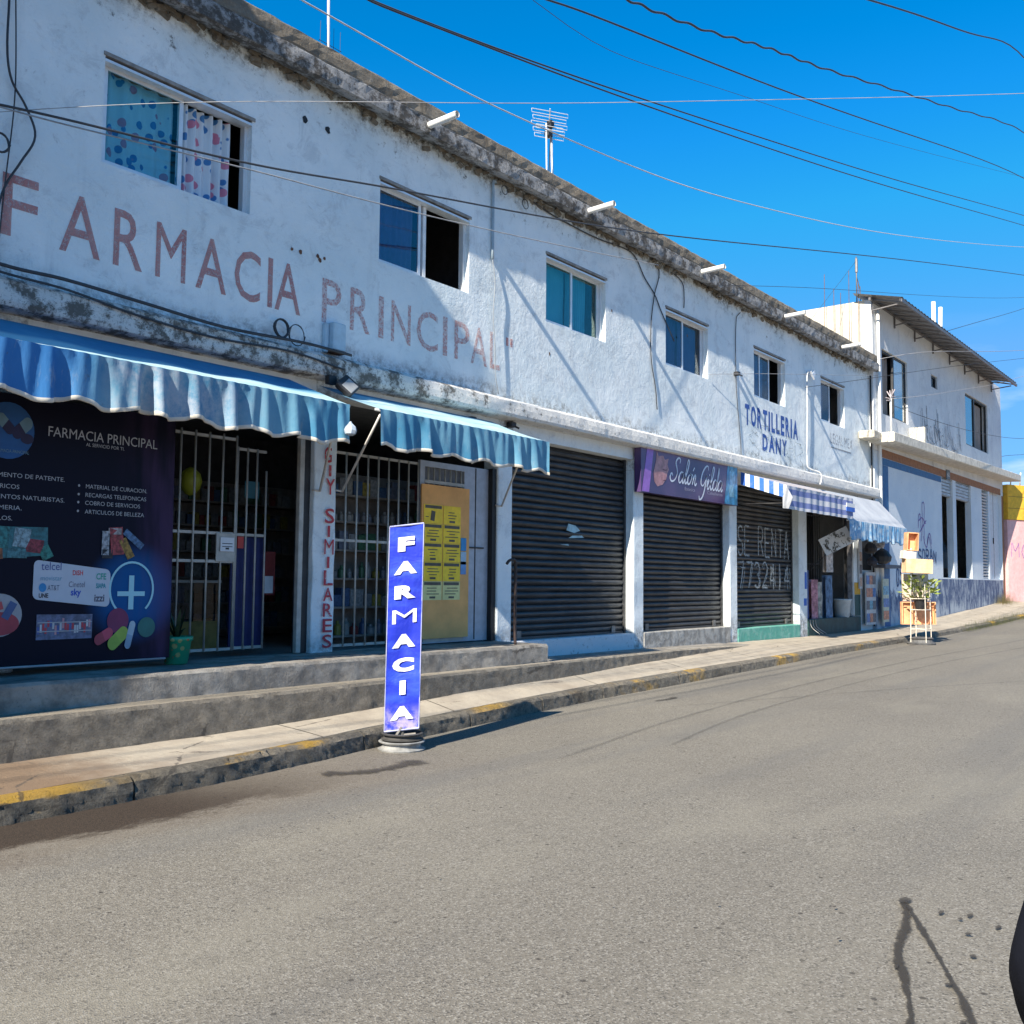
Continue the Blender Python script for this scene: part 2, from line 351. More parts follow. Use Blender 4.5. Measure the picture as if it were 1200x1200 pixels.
# ------------------------------------------------------------------ mesh helpers
WPOS = {}
class MB:
    def __init__(s): s.v = []; s.f = []; s.mi = []; s.cm = 0
    def add(s, verts, faces):
        o = len(s.v); s.v += [tuple(v) for v in verts]; s.f += [tuple(i+o for i in f) for f in faces]; s.mi += [s.cm]*len(faces); return s
    def box(s, x0, x1, y0, y1, z0, z1, rot=None, piv=None):
        vs = [Vector((x, y, z)) for x in (x0, x1) for y in (y0, y1) for z in (z0, z1)]
        if rot is not None:
            p = Vector(piv) if piv else Vector(((x0+x1)/2, (y0+y1)/2, (z0+z1)/2)); vs = [rot @ (v-p)+p for v in vs]
        return s.add(vs, [(0, 1, 3, 2), (4, 6, 7, 5), (0, 4, 5, 1), (2, 3, 7, 6), (0, 2, 6, 4), (1, 5, 7, 3)])
    def bev(s, x0, x1, y0, y1, z0, z1, b=.01, rot=None, piv=None):
        """box with all vertical and horizontal front edges chamfered"""
        P = []; 
        for (zz, i) in ((z0, b), (z0+b, 0), (z1-b, 0), (z1, b)):
            for (x, y) in ((x0+b, y0), (x1-b, y0), (x1, y0+b), (x1, y1-b), (x1-b, y1), (x0+b, y1), (x0, y1-b), (x0, y0+b)):
                cx, cy = (x0+x1)/2, (y0+y1)/2
                P.append(Vector((x - math.copysign(i, x-cx), y - math.copysign(i, y-cy), zz)))
        if rot is not None:
            p = Vector(piv) if piv else Vector(((x0+x1)/2, (y0+y1)/2, (z0+z1)/2)); P = [rot @ (v-p)+p for v in P]
        fs = [tuple(range(7, -1, -1)), tuple(range(24, 32))]
        for k in range(3):
            for j in range(8): fs.append((k*8+j, k*8+(j+1) % 8, (k+1)*8+(j+1) % 8, (k+1)*8+j))
        return s.add(P, fs)
    def tube(s, pts, r, seg=6, cap=True):
        pts = [Vector(p) for p in pts]; n = len(pts); rr = r if isinstance(r, (list, tuple)) else [r]*n
        vs = []; prev = None
        for i, p in enumerate(pts):
            d = (pts[min(i+1, n-1)]-pts[max(i-1, 0)]).normalized()
            if prev is None:
                a = Vector((0, 0, 1)) if abs(d.z) < .9 else Vector((1, 0, 0)); u = d.cross(a).normalized()
            else: u = (prev - d*prev.dot(d)).normalized()
            prev = u; w = d.cross(u)
            for k in range(seg):
                an = 2*math.pi*k/seg; vs.append(p+(u*math.cos(an)+w*math.sin(an))*rr[i])
        fs = [(i*seg+k, i*seg+(k+1) % seg, (i+1)*seg+(k+1) % seg, (i+1)*seg+k) for i in range(n-1) for k in range(seg)]
        if cap: fs += [tuple(range(seg-1, -1, -1)), tuple((n-1)*seg+k for k in range(seg))]
        return s.add(vs, fs)
    def lathe(s, cx, cy, prof, seg=20, rx=1, ry=1):
        vs = [(cx+r*math.cos(2*math.pi*k/seg)*rx, cy+r*math.sin(2*math.pi*k/seg)*ry, z) for r, z in prof for k in range(seg)]
        fs = [(i*seg+k, i*seg+(k+1) % seg, (i+1)*seg+(k+1) % seg, (i+1)*seg+k) for i in range(len(prof)-1) for k in range(seg)]
        fs += [tuple(range(seg-1, -1, -1)), tuple((len(prof)-1)*seg+k for k in range(seg))]
        return s.add(vs, fs)
    def grid(s, rows, closed=False):
        """rows: list of equal-length point lists"""
        m = len(rows[0]); vs = [p for r in rows for p in r]
        fs = [(i*m+j, i*m+j+1, (i+1)*m+j+1, (i+1)*m+j) for i in range(len(rows)-1) for j in range(m-1)]
        return s.add(vs, fs)
    def poly(s, pts): return s.add(pts, [tuple(range(len(pts)))])
    def prism(s, pts, d):
        """closed outline pushed along vector d"""
        n = len(pts); d = Vector(d); a = [Vector(p) for p in pts]; b = [p+d for p in a]
        return s.add(a+b, [tuple(range(n-1, -1, -1)), tuple(range(n, 2*n))]+[(i, (i+1) % n, (i+1) % n+n, i+n) for i in range(n)])
    def build(s, name, mats, parent=None, smooth=False, kind=None, label=None, cat=None, group=None, loc=None):
        if not isinstance(mats, (list, tuple)): mats = [mats]
        xs, ys, zs = zip(*s.v)
        c = Vector(loc) if loc else Vector(((min(xs)+max(xs))/2, (min(ys)+max(ys))/2, min(zs)))
        me = bpy.data.meshes.new(name); me.from_pydata([(x-c.x, y-c.y, z-c.z) for x, y, z in s.v], [], s.f)
        for m in mats: me.materials.append(m)
        if len(mats) > 1: me.polygons.foreach_set('material_index', s.mi)
        if smooth:
            me.polygons.foreach_set('use_smooth', [True]*len(s.f))
            if kind == 'structure' or name == 'kerb_stone': me.set_sharp_from_angle(angle=R_(32))
        me.update()
        return put(name, me, c, parent, kind, label, cat, group)
def put(name, me, c, parent=None, kind=None, label=None, cat=None, group=None):
    o = bpy.data.objects.new(name, me); COL.objects.link(o); c = Vector(c)
    if parent: o.parent = parent; o.location = c - WPOS[parent.name]
    else: o.location = c
    WPOS[o.name] = c; tag(o, label, cat, group, kind); return o
def tag(o, label=None, cat=None, group=None, kind=None):
    if label: o['label'] = label
    if cat: o['category'] = cat
    if group: o['group'] = group
    if kind: o['kind'] = kind
    return o
def empty(name, loc, label, cat, group=None):
    o = bpy.data.objects.new(name, None); COL.objects.link(o); o.location = loc; o.empty_display_size = .2
    WPOS[o.name] = Vector(loc); return tag(o, label, cat, group)
def clone(o, delta, parent=None):
    """copy one object (sharing its mesh) moved by delta, with its children"""
    c = o.copy(); COL.objects.link(c); w = WPOS[o.name]+Vector(delta); WPOS[c.name] = w
    c.parent = parent
    c.location = w-WPOS[parent.name] if parent else w
    for ch in list(o.children): clone(ch, delta, c)
    return c
def box(name, mat, x0, x1, y0, y1, z0, z1, parent=None, **k): return MB().box(x0, x1, y0, y1, z0, z1).build(name, mat, parent, **k)
def bev(name, mat, x0, x1, y0, y1, z0, z1, parent=None, b=.01, **k): return MB().bev(x0, x1, y0, y1, z0, z1, b).build(name, mat, parent, **k)
def tube(name, mat, pts, r, parent=None, seg=6, **k): return MB().tube(pts, r, seg).build(name, mat, parent, smooth=True, **k)
def spline(pts, n=8):
    P = [Vector(p) for p in pts]; out = []
    for i in range(len(P)-1):
        a = P[max(i-1, 0)]; b = P[i]; c = P[i+1]; d = P[min(i+2, len(P)-1)]
        L = max((c-b).length, 1e-4); m1 = (c-a)/max((c-a).length, 1e-4)*L if i > 0 else (c-b); m2 = (d-b)/max((d-b).length, 1e-4)*L if i+2 < len(P) else (c-b)
        for k in range(n):
            t = k/n; out.append((2*t**3-3*t*t+1)*b+(t**3-2*t*t+t)*m1+(-2*t**3+3*t*t)*c+(t**3-t*t)*m2)
    out.append(P[-1]); return out

_txt = {}
def text_mesh(s, bold=0.0, shear=0.0):
    k = (s, bold, shear)
    if k in _txt: return _txt[k]
    cu = bpy.data.curves.new('t', 'FONT'); cu.body = s; cu.size = 1; cu.offset = bold; cu.shear = shear; cu.resolution_u = 3; cu.fill_mode = 'FRONT'
    o = bpy.data.objects.new('t', cu); COL.objects.link(o); bpy.context.view_layer.update()
    me = o.evaluated_get(bpy.context.evaluated_depsgraph_get()).to_mesh()
    v = [tuple(x.co) for x in me.vertices]; f = [tuple(p.vertices) for p in me.polygons]
    o.to_mesh_clear(); bpy.data.objects.remove(o); bpy.data.curves.remove(cu)
    _txt[k] = (v, f); return v, f
def text_add(mb, s, x0, x1, z0, z1, y, bold=0.0, shear=0.0, fn=None):
    """flat lettering on a plane facing -y fitted to the box; x1=None keeps the natural width"""
    v, f = text_mesh(s, bold, shear)
    ax, bx = min(p[0] for p in v), max(p[0] for p in v); az, bz = min(p[1] for p in v), max(p[1] for p in v)
    sz = (z1-z0)/(bz-az); sx = (x1-x0)/(bx-ax) if x1 is not None else sz
    pts = [(x0+(p[0]-ax)*sx, y, z0+(p[1]-az)*sz) for p in v]
    if fn: pts = [fn(p) for p in pts]
    mb.add(pts, f); return x0+(bx-ax)*sx
def text(name, mat, s, x0, x1, z0, z1, y, parent=None, **k):
    mb = MB(); b = k.pop('bold', 0); sh = k.pop('shear', 0); text_add(mb, s, x0, x1, z0, z1, y, b, sh); return mb.build(name, mat, parent, **k)
def ribbon(mb, pts, w, y, fn=None):
    """brush stroke on a plane facing -y: pts are (x,z)"""
    n = len(pts); L = []; Rr = []
    for i in range(n):
        a = Vector(pts[max(i-1, 0)]); b = Vector(pts[min(i+1, n-1)]); d = (b-a); d = d.normalized() if d.length else Vector((1, 0)); nrm = Vector((-d.y, d.x))
        ww = (w(i/(n-1)) if callable(w) else w)/2; p = Vector(pts[i]); L.append(p+nrm*ww); Rr.append(p-nrm*ww)
    P = [(q.x, y, q.y) for q in L+Rr]
    if fn: P = [fn(q) for q in P]
    mb.add(P, [(i, n+i, n+i+1, i+1) for i in range(n-1)])
def arc(cx, cz, rx, rz, a0, a1, n=10): return [(cx+rx*math.cos(R_(a0+(a1-a0)*i/n)), cz+rz*math.sin(R_(a0+(a1-a0)*i/n))) for i in range(n+1)]
STROKES = {
 'S': [arc(.5, .75, .4, .25, 20, 270, 8)+arc(.5, .25, .4, .25, 90, -160, 8)], 'E': [[(0, 0), (0, 1)], [(0, 1), (.8, 1)], [(0, .5), (.7, .5)], [(0, 0), (.8, 0)]],
 'R': [[(0, 0), (0, 1)], [(0, 1), (.5, 1)]+arc(.5, .75, .3, .25, 90, -90, 6)+[(0, .5)], [(.4, .5), (.85, 0)]],
 'N': [[(0, 0), (0, 1)], [(0, 1), (.8, 0)], [(.8, 0), (.8, 1)]], 'T': [[(0, 1), (.9, 1)], [(.45, 1), (.45, 0)]], 'A': [[(0, 0), (.4, 1)], [(.4, 1), (.85, 0)], [(.15, .35), (.7, .35)]],
 '7': [[(0, 1), (.8, 1)], [(.8, 1), (.3, 0)]], '3': [arc(.35, .75, .4, .25, 150, -90, 8)+arc(.35, .25, .4, .25, 90, -150, 8)], '2': [arc(.4, .72, .38, .28, 160, -30, 8)+[(0, 0)], [(0, 0), (.85, 0)]],
 '1': [[(.4, 0), (.4, 1)]], '4': [[(.6, 0), (.6, 1)], [(.6, 1), (0, .35)], [(0, .35), (.85, .35)]], '6': [arc(.4, .28, .36, .28, 0, 360, 12), arc(.55, .3, .5, .7, 110, 180, 6)],
 '0': [arc(.4, .5, .36, .5, 0, 360, 12)], '5': [[(.75, 1), (.1, 1)], [(.1, 1), (.05, .55)], arc(.35, .3, .42, .3, 140, -140, 8)], 'M': [[(0, 0), (.05, 1)], [(.05, 1), (.45, .4)], [(.45, .4), (.85, 1)], [(.85, 1), (.9, 0)]],
 'O': [arc(.4, .5, .4, .5, 0, 360, 12)], 'G': [arc(.45, .5, .42, .5, 50, 330, 9)+[(.85, .45)], [(.5, .45), (.9, .45)]], 'I': [[(.3, 0), (.3, 1)]], 'L': [[(0, 1), (0, 0)], [(0, 0), (.7, 0)]],
 'B': [[(0, 0), (0, 1)], [(0, 1), (.4, 1)]+arc(.4, .76, .3, .24, 90, -90, 6)+[(0, .52)], [(0, .5)]+arc(.4, .25, .38, .25, 90, -90, 6)+[(0, 0)]],
 'P': [[(0, 0), (0, 1)], [(0, 1), (.5, 1)]+arc(.5, .73, .3, .27, 90, -90, 6)+[(0, .46)]], 'C': [arc(.5, .5, .45, .5, 50, 310, 10)], 'Y': [[(0, 1), (.4, .5)], [(.85, 1), (.4, .5)], [(.4, .5), (.4, 0)]],
}
def hand(mb, s, x0, x1, z0, z1, y, w, jit=.03, fn=None):
    """hand-written capitals made of strokes"""
    n = len(s); cw = (x1-x0)/n; k = 0
    for i, ch in enumerate(s):
        if ch not in STROKES: continue
        jz = random.uniform(-jit, jit)*(z1-z0)
        for st in STROKES[ch]:
            P = []
            for a, b in zip(st[:-1], st[1:]):
                for q in range(3): P.append((a[0]+(b[0]-a[0])*q/3, a[1]+(b[1]-a[1])*q/3))
            P.append(st[-1])
            pts = [(x0+i*cw+(p[0]*.82+.06+random.uniform(-jit, jit)*.4)*cw, z0+jz+(p[1]+random.uniform(-jit, jit)*.4)*(z1-z0)) for p in P]
            ribbon(mb, pts, w, y-.0004*k, fn); k += 1

# ------------------------------------------------------------------ ground profile (the street climbs to the right)
def lerp(tab, x):
    if x <= tab[0][0]: return tab[0][1]
    for (a, p), (b, q) in zip(tab, tab[1:]):
        if x <= b:
            t = (x-a)/(b-a); t = t*t*(3-2*t)*.35+t*.65; return p+(q-p)*t
    return tab[-1][1]
KT = [(-30, .15), (7, .15), (9, .18), (11, .21), (14, .255), (18, .32), (22, .34), (25, .37), (29, .44), (33, .55), (38, .75), (45, 1.05), (60, 1.7), (90, 2.2)]
def z_kerb(x): return lerp(KT, x)
def z_road(x): return z_kerb(x)-lerp([(0, .15), (12, .15), (18, .125), (30, .10), (50, .1)], x)
KO = [(-30, 2.0), (3, 2.05), (4.2, 1.98), (5.2, 1.85), (6.2, 1.68), (7.2, 1.57), (8.5, 1.49), (10, 1.42), (13, 1.42), (18, 1.48), (25, 1.46), (33, 1.5), (90, 1.6)]
def kerb_off(x): return lerp(KO, x)
INNER_Z = [(-30, .18), (5, .185), (7, .23), (8.3, .265), (10, .28), (12, .33), (16, .385), (20, .36), (24, .37), (29, .55), (33, .72), (38, .95), (60, 1.9)]
RET_OFF = [(-30, 1.12), (3, 1.1), (6, 1.08), (10, .95), (12, .84), (16, .62), (90, .6)]
def side_z(x, off):
    a = kerb_off(x)-.12; b = 0.0 if x > 16.2 else lerp(RET_OFF, x); t = max(0, min(1, (a-off)/(a-b))); return z_kerb(x)*(1-t)+(lerp(INNER_Z, x))*t
def frange(a, b, s):
    n = max(1, int(round((b-a)/s))); return [a+(b-a)*i/n for i in range(n+1)]
def nz(x, y, z, s=3.0): return noise.noise(Vector((x*s, y*s, z*s)))

XS = [-2500, -400, -60] + frange(-30, 60, 1.0) + [90, 300, 2500]
mb = MB(); mb.grid([[(x, y, z_road(x)-.03) for x in XS] for y in (-2500, -200, -40, -12, -9.5, 0, 12, 40, 200, 2500)][::-1])
mb.build('ground', MAT['ground'], kind='structure', loc=(0, 0, 0))
mb = MB(); ys = [-10.5, -9, -7.5, -6, -4.5, -3]
rx = frange(-60, -6, 2)+frange(-5, 50, .5)+frange(52, 120, 4)
mb.grid([[(x, (y if y < -2.9 else -kerb_off(x)+.12), z_road(x)+(.012*nz(x, y, 0, .5) if y < -3.5 else 0)) for x in rx] for y in ys+[-2.2]][::-1])
road = mb.build('road', MAT['road'], kind='structure', loc=(0, -6, 0), smooth=True)
mb = MB(); mb.grid([[(x, y, z_kerb(x)+.0) for x in rx] for y in (-14, -10.5)][::-1]); mb.grid([[(x, -10.5, z) for x in rx for z in (z_kerb(x),)], [(x, -10.5, z_road(x)-.05) for x in rx]])
mb.build('opposite_pavement', MAT['sidewalk'], kind='structure')

# kerb: cast blocks with open joints and ragged faces
kerb = box('kerb', MAT['kerb'], -30, -29.5, -2.0, -1.9, 0, .12, kind='structure')
x = -8.0; k = 0
while x < 50:
    L = random.choice([1.3, 1.6, 1.9, 2.3]); x1 = x+L-.018
    mb = MB(); rows = []
    for xx in frange(x, x1, .035 if x < 14 else .12):
        o = kerb_off(xx)+.006*nz(xx, 2, 8, 5); zt = z_kerb(xx); zb = z_road(xx)-.06; e = .012*abs(nz(xx, 1, 5, 9))+.010*abs(nz(xx, 3, 1, 25)); tt = .006*nz(xx, 7, 7, 6)
        if random.random() < .06: e += .02
        rows.append([(xx, -o+.13, zb), (xx, -o+.13, zt+tt*.3), (xx, -o+.035+e, zt+tt), (xx, -o+.012+e, zt-.010-e*.6), *[(xx, -o-.004-.1*dz_+.006*nz(xx, 1, dz_, 6)+.009*nz(xx, 3, dz_, 24)+.010*nz(xx, 5, dz_, 52), zt-dz_) for dz_ in (.03, .055, .08, .105, .13)], (xx, -o-.02, zb)])
    mb.grid(rows); n = len(rows); mb.add(rows[0], [tuple(range(10))]); mb.add(rows[-1], [tuple(range(10))[::-1]])
    mb.build('kerb_stone', MAT['kerb'], kerb, smooth=True); x += L
# pavement slabs
walk = box('sidewalk', MAT['sidewalk'], -30, -8.1, -1.75, -.5, .0, .13, kind='structure')
x = -8.0
while x < 50:
    L = random.choice([1.9, 2.3, 2.8]); x1 = x+L-.014
    mb = MB(); rows = []
    for xx in frange(x, x1, .16):
        o0 = kerb_off(xx)-.135; o1 = (lerp(RET_OFF, xx)-.05 if xx < 16.2 else (.02 if xx < 24.2 else .12))
        r = []
        for j in range(7):
            o = o0+(o1-o0)*j/6; r.append((xx, -o, side_z(xx, o)+.006*nz(xx, o, 0, 2.5)-(.02 if j == 99 else 0)))
        rows.append([(xx, -o0, z_road(xx)-.05)]+r)
    mb.grid(rows); mb.build('slab', MAT['sidewalk'], walk, smooth=False); x += L
# low retaining wall with its walkway and the shop step
def rough_wall(name, mat, x0, x1, foff, boff, ztop, zbot, amp, step=.08, round_=.02):
    mb = MB(); rows = []
    for xx in frange(x0, x1, step*.5):
        f_ = foff(xx); b_ = boff(xx); zt = ztop(xx); zb = zbot(xx); r = []
        r.append((xx, -b_, zt)); r.append((xx, -(b_+f_)/2, zt+.004*nz(xx, 2, 1, 4)))
        r.append((xx, -f_+round_+amp*.6*abs(nz(xx, 5, 5, 8)), zt+amp*.3*nz(xx, 6, 2, 7)))
        H = zt-zb
        for q in (.05, .13, .21, .29, .37, .45, .53, .61, .69, .77, .86, 1.0):
            r.append((xx, -f_+amp*.8*nz(xx, 3, q*H, 6)+amp*.6*nz(xx, 9, q*H, 17)+amp*.6*nz(xx, 2, q*H, 38), zt-round_*.6-(H-round_*.6)*q))
        rows.append(r)
    mb.grid(rows); mb.add(rows[0]+[(x0, -boff(x0), zbot(x0))], [tuple(range(len(rows[0])+1))]); mb.add(rows[-1]+[(x1, -boff(x1), zbot(x1))], [tuple(range(len(rows[0])+1))[::-1]])
    return mb.build(name, mat, kind='structure', smooth=True)
rough_wall('retaining_wall', MAT['retain'], 1.2, 15.9, lambda x: lerp(RET_OFF, x), lambda x: min(.86, lerp(RET_OFF, x)-.05) if x > 8.9 else .80,
           lambda x: lerp([(0, .475), (10, .475), (13, .46), (15, .42), (15.9, .39)], x), lambda x: lerp(INNER_Z, x)-.08, .007)
rough_wall('shop_step', MAT['step'], 1.2, 9.78, lambda x: .83, lambda x: -.15, lambda x: .685+.006*nz(x, 0, 0, 1.5), lambda x: .40, .008)
rough_wall('walkway', MAT['step'], 9.80, 16.0, lambda x: min(.88, lerp(RET_OFF, x)-.02), lambda x: 0.0, lambda x: lerp([(9, .440), (13, .425), (16, .395)], x), lambda x: .2, .004)

# ------------------------------------------------------------------ main building
BX0, BX1 = 1.2, 24.25
B = empty('commercial_building', (12.3, 0, .3), 'long weathered white two storey shop building with FARMACIA PRINCIPAL painted on it', 'building')
def wall_holes(name, mat, x0, x1, z0, z1, yf, yb, holes, parent, sub=None, rough=0.0):
    """wall slab with rectangular openings (xa,xb,za,zb), reveals included"""
    xs = sorted({x0, x1, *[h[0] for h in holes], *[h[1] for h in holes], *(sub or [])}); zs = sorted({z0, z1, *[h[2] for h in holes], *[h[3] for h in holes]})
    mb = MB()
    inside = lambda x, z: any(h[0] < x < h[1] and h[2] < z < h[3] for h in holes)
    for a, b in zip(xs, xs[1:]):
        for c, d in zip(zs, zs[1:]):
            if inside((a+b)/2, (c+d)/2): continue
            mb.add([(a, yf, c), (b, yf, c), (b, yf, d), (a, yf, d), (a, yb, c), (b, yb, c), (b, yb, d), (a, yb, d)], [(0, 1, 2, 3), (7, 6, 5, 4)])
    for h in holes:
        a, b, c, d = h
        mb.add([(a, yf, c), (b, yf, c), (b, yf, d), (a, yf, d), (a, yb, c), (b, yb, c), (b, yb, d), (a, yb, d)],
               [(0, 4, 5, 1), (1, 5, 6, 2), (2, 6, 7, 3), (3, 7, 4, 0)])
    a, b, c, d = x0, x1, z0, z1
    mb.add([(a, yf, c), (b, yf, c), (b, yf, d), (a, yf, d), (a, yb, c), (b, yb, c), (b, yb, d), (a, yb, d)], [(1, 0, 4, 5), (2, 1, 5, 6), (3, 2, 6, 7), (0, 3, 7, 4)])
    return mb.build(name, mat, parent)
WINS = [(4.28, 5.84), (7.61, 9.17), (10.81, 12.33), (14.16, 15.67), (17.59, 19.08), (21.05, 22.50)]
WZ0, WZ1 = 5.07, 6.05
wall_holes('upper_wall', MAT['wall'], BX0, BX1, 3.62, 6.78, 0, .16, [(a, b, WZ0, WZ1) for a, b in WINS], B)
PIL = [(3.42, 3.72), (6.75, 7.05), (9.80, 10.10), (13.15, 13.45), (16.5, 16.8), (19.72, 20.15), (22.98, 23.4)]
OPEN = [(BX0, 3.42, .69, 2.95), (3.72, 6.75, .69, 2.95), (7.05, 9.80, .69, 2.9), (10.10, 13.15, .665, 3.37), (13.45, 16.5, .67, 3.37), (16.8, 19.72, .62, 3.32), (20.15, 22.98, .70, 3.1)]
TOPZ = 3.60
for i, (a, b) in enumerate(PIL):
    z0 = .685 if i < 2 else .30
    lab = ['white pillar beside the banner', 'white pillar with GI Y SIMILARES lettering in red', 'chipped white pillar right of the pharmacy door'][i] if i < 3 else None
    if i == 1:
        mb = MB(); rows = []
        for zz in frange(.685, TOPZ, .12):
            w_ = .018*nz(1, 1, zz, 3)+(.03 if zz < .95 else 0)*abs(nz(2, 2, zz, 6)); rows.append([(a-w_, .25, zz), (a-w_, .008, zz), (a+.008-w_, 0, zz), (b-.008+w_, 0, zz), (b+w_, .008, zz), (b+w_, .25, zz)])
        mb.grid(rows); mb.add(rows[-1], [(0, 1, 2, 3, 4, 5)]); mb.build('pilaster', MAT['wall'], B, label=lab)
    else: bev('pilaster', MAT['wall'], a, b, 0, .25, z0, TOPZ, B, b=.012, label=lab)
tops = [(BX0, 3.42, 3.40), (3.72, 6.75, 3.40), (7.05, 9.8, 3.40), (10.1, 13.15, 3.37), (13.45, 16.5, 3.37), (16.8, 19.72, 3.32), (20.15, 22.98, 3.1)]
box('end_bay_wall', MAT['wall_plain'], 23.4, 24.25, .005, .2, .30, 3.60, B)
mb = MB()
for a, b, z in tops: mb.box(a, b, .004, .2, z, TOPZ)
mb.build('lintel', MAT['wall_plain'], B)
def mat_sill():
    t = NT('sill_paint'); X, Y, Z = t.xyz(); n = t.noise(6, 8, .7)
    white = (.66, .68, .70); col = t.mix(t.math('GREATER_THAN', X, 13.3), white, t.mix(t.ramp(n, .4, .6), (.24, .23, .21), (.42, .41, .38)))
    gr = t.mix(t.ramp(n, .45, .62), (.10, .36, .29), (.20, .45, .38)); col = t.mix(t.math('GREATER_THAN', X, 16.65), col, gr)
    col = t.mix(t.math('MULTIPLY', t.ramp(t.noise(12, 8, .8), .56, .66), .8), col, (.12, .11, .10))
    t.base(col); t.rough(.9); t.bump(n, .8, .03); return t.m
MAT['sill'] = mat_sill()
for a, b, z, lab in [(10.1, 13.15, .665, 'white painted sill under the widest shutter'), (13.45, 16.5, .67, 'bare concrete sill'), (16.8, 19.72, .62, 'chipped green painted sill')]:
    bev('shutter_sill', MAT['sill'], a, b, -.012, .25, .28, z, B, b=.012, label=lab)
bev('shop_base', M((.014, .050, .046), .6, var=.4, name='dark_green_paint', nscale=5), 20.13, 23.36, -.02, .28, .25, .71, B, label='dark green painted base of the corner shop')
# floors, roof slab, back and side walls
box('ground_floor_slab', MAT['floor'], BX0, BX1, .26, 7.2, .36, .66, B)
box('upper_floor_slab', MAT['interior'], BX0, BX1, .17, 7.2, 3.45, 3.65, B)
box('roof_slab', MAT['cornice'], BX0, BX1, .0, 7.2, 6.785, 6.9, B)
mb = MB(); mb.box(BX0, BX1, 7.2, 7.4, .3, 6.9); mb.box(BX0-.15, BX0-.002, .002, 7.4, .3, 6.9); mb.box(BX1-.15, BX1, .26, 7.2, .66, 6.78); mb.build('side_and_rear_wall', MAT['far_wall'], B)
mb = MB()
for xx in (9.95, 13.3, 16.65, 19.93): mb.box(xx-.06, xx+.06, .26, 7.18, .665, 3.44)
for xx in (6.6, 9.9, 13.3, 16.6, 20.0): mb.box(xx-.06, xx+.06, .17, 7.18, 3.66, 6.77)
mb.box(BX0, BX1, 3.6, 3.72, .665, 3.44)
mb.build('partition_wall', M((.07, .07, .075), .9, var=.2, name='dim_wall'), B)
# cornice: slab edge, weathered band and parapet, ragged
def cornice_piece(name, mat, x0, x1, prof, amp, step=.11):
    mb = MB(); rows = []
    for xx in frange(x0, x1, step):
        rows.append([(xx, -o+amp*nz(xx, i*3.1, 1, 5)+amp*.7*nz(xx, i*1.7, 4, 17), z+amp*.7*nz(xx, i*2.3, 9, 6)) for i, (o, z) in enumerate(prof)])
    mb.grid(rows); n = len(prof); mb.add(rows[0], [tuple(range(n))[::-1]]); mb.add(rows[-1], [tuple(range(n))]); return mb.build(name, mat, B)
cornice_piece('slab_edge', MAT['slab_band'], BX0, BX1+.05, [(-.05, 6.74), (.04, 6.735), (.12, 6.70), (.20, 6.685), (.235, 6.70), (.24, 6.78), (.238, 6.865), (.235, 6.88), (.19, 6.885), (-.02, 6.885)], .010)
cornice_piece('parapet', MAT['cornice'], BX0, BX1+.05, [(-.02, 6.886), (.185, 6.886), (.20, 6.93), (.205, 7.0), (.20, 7.07), (.185, 7.095), (.03, 7.10), (0, 7.09), (0, 6.886)], .012)
cornice_piece('ledge', MAT['ledge'], BX0, BX1, [(-.02, 3.82), (.05, 3.835), (.17, 3.80), (.225, 3.76), (.235, 3.68), (.235, 3.60), (.22, 3.565), (.20, 3.555), (.10, 3.55), (-.02, 3.55)], .009)
# crumbling mossy plaster hanging under the cornice
mb = MB()
for i in range(420):
    xx = random.uniform(BX0, BX1); s = random.uniform(.02, .07); zz = 6.735-random.random()**2*.10; yy = -random.uniform(.0, .05)
    mb.box(xx-s, xx+s, yy-.02, yy+.012, zz-s*.45, zz+s*.4, Matrix.Rotation(random.uniform(-.6, .6), 3, 'Y'))
mb.build('crumbling_edge', MAT['cornice'], B, kind='stuff')

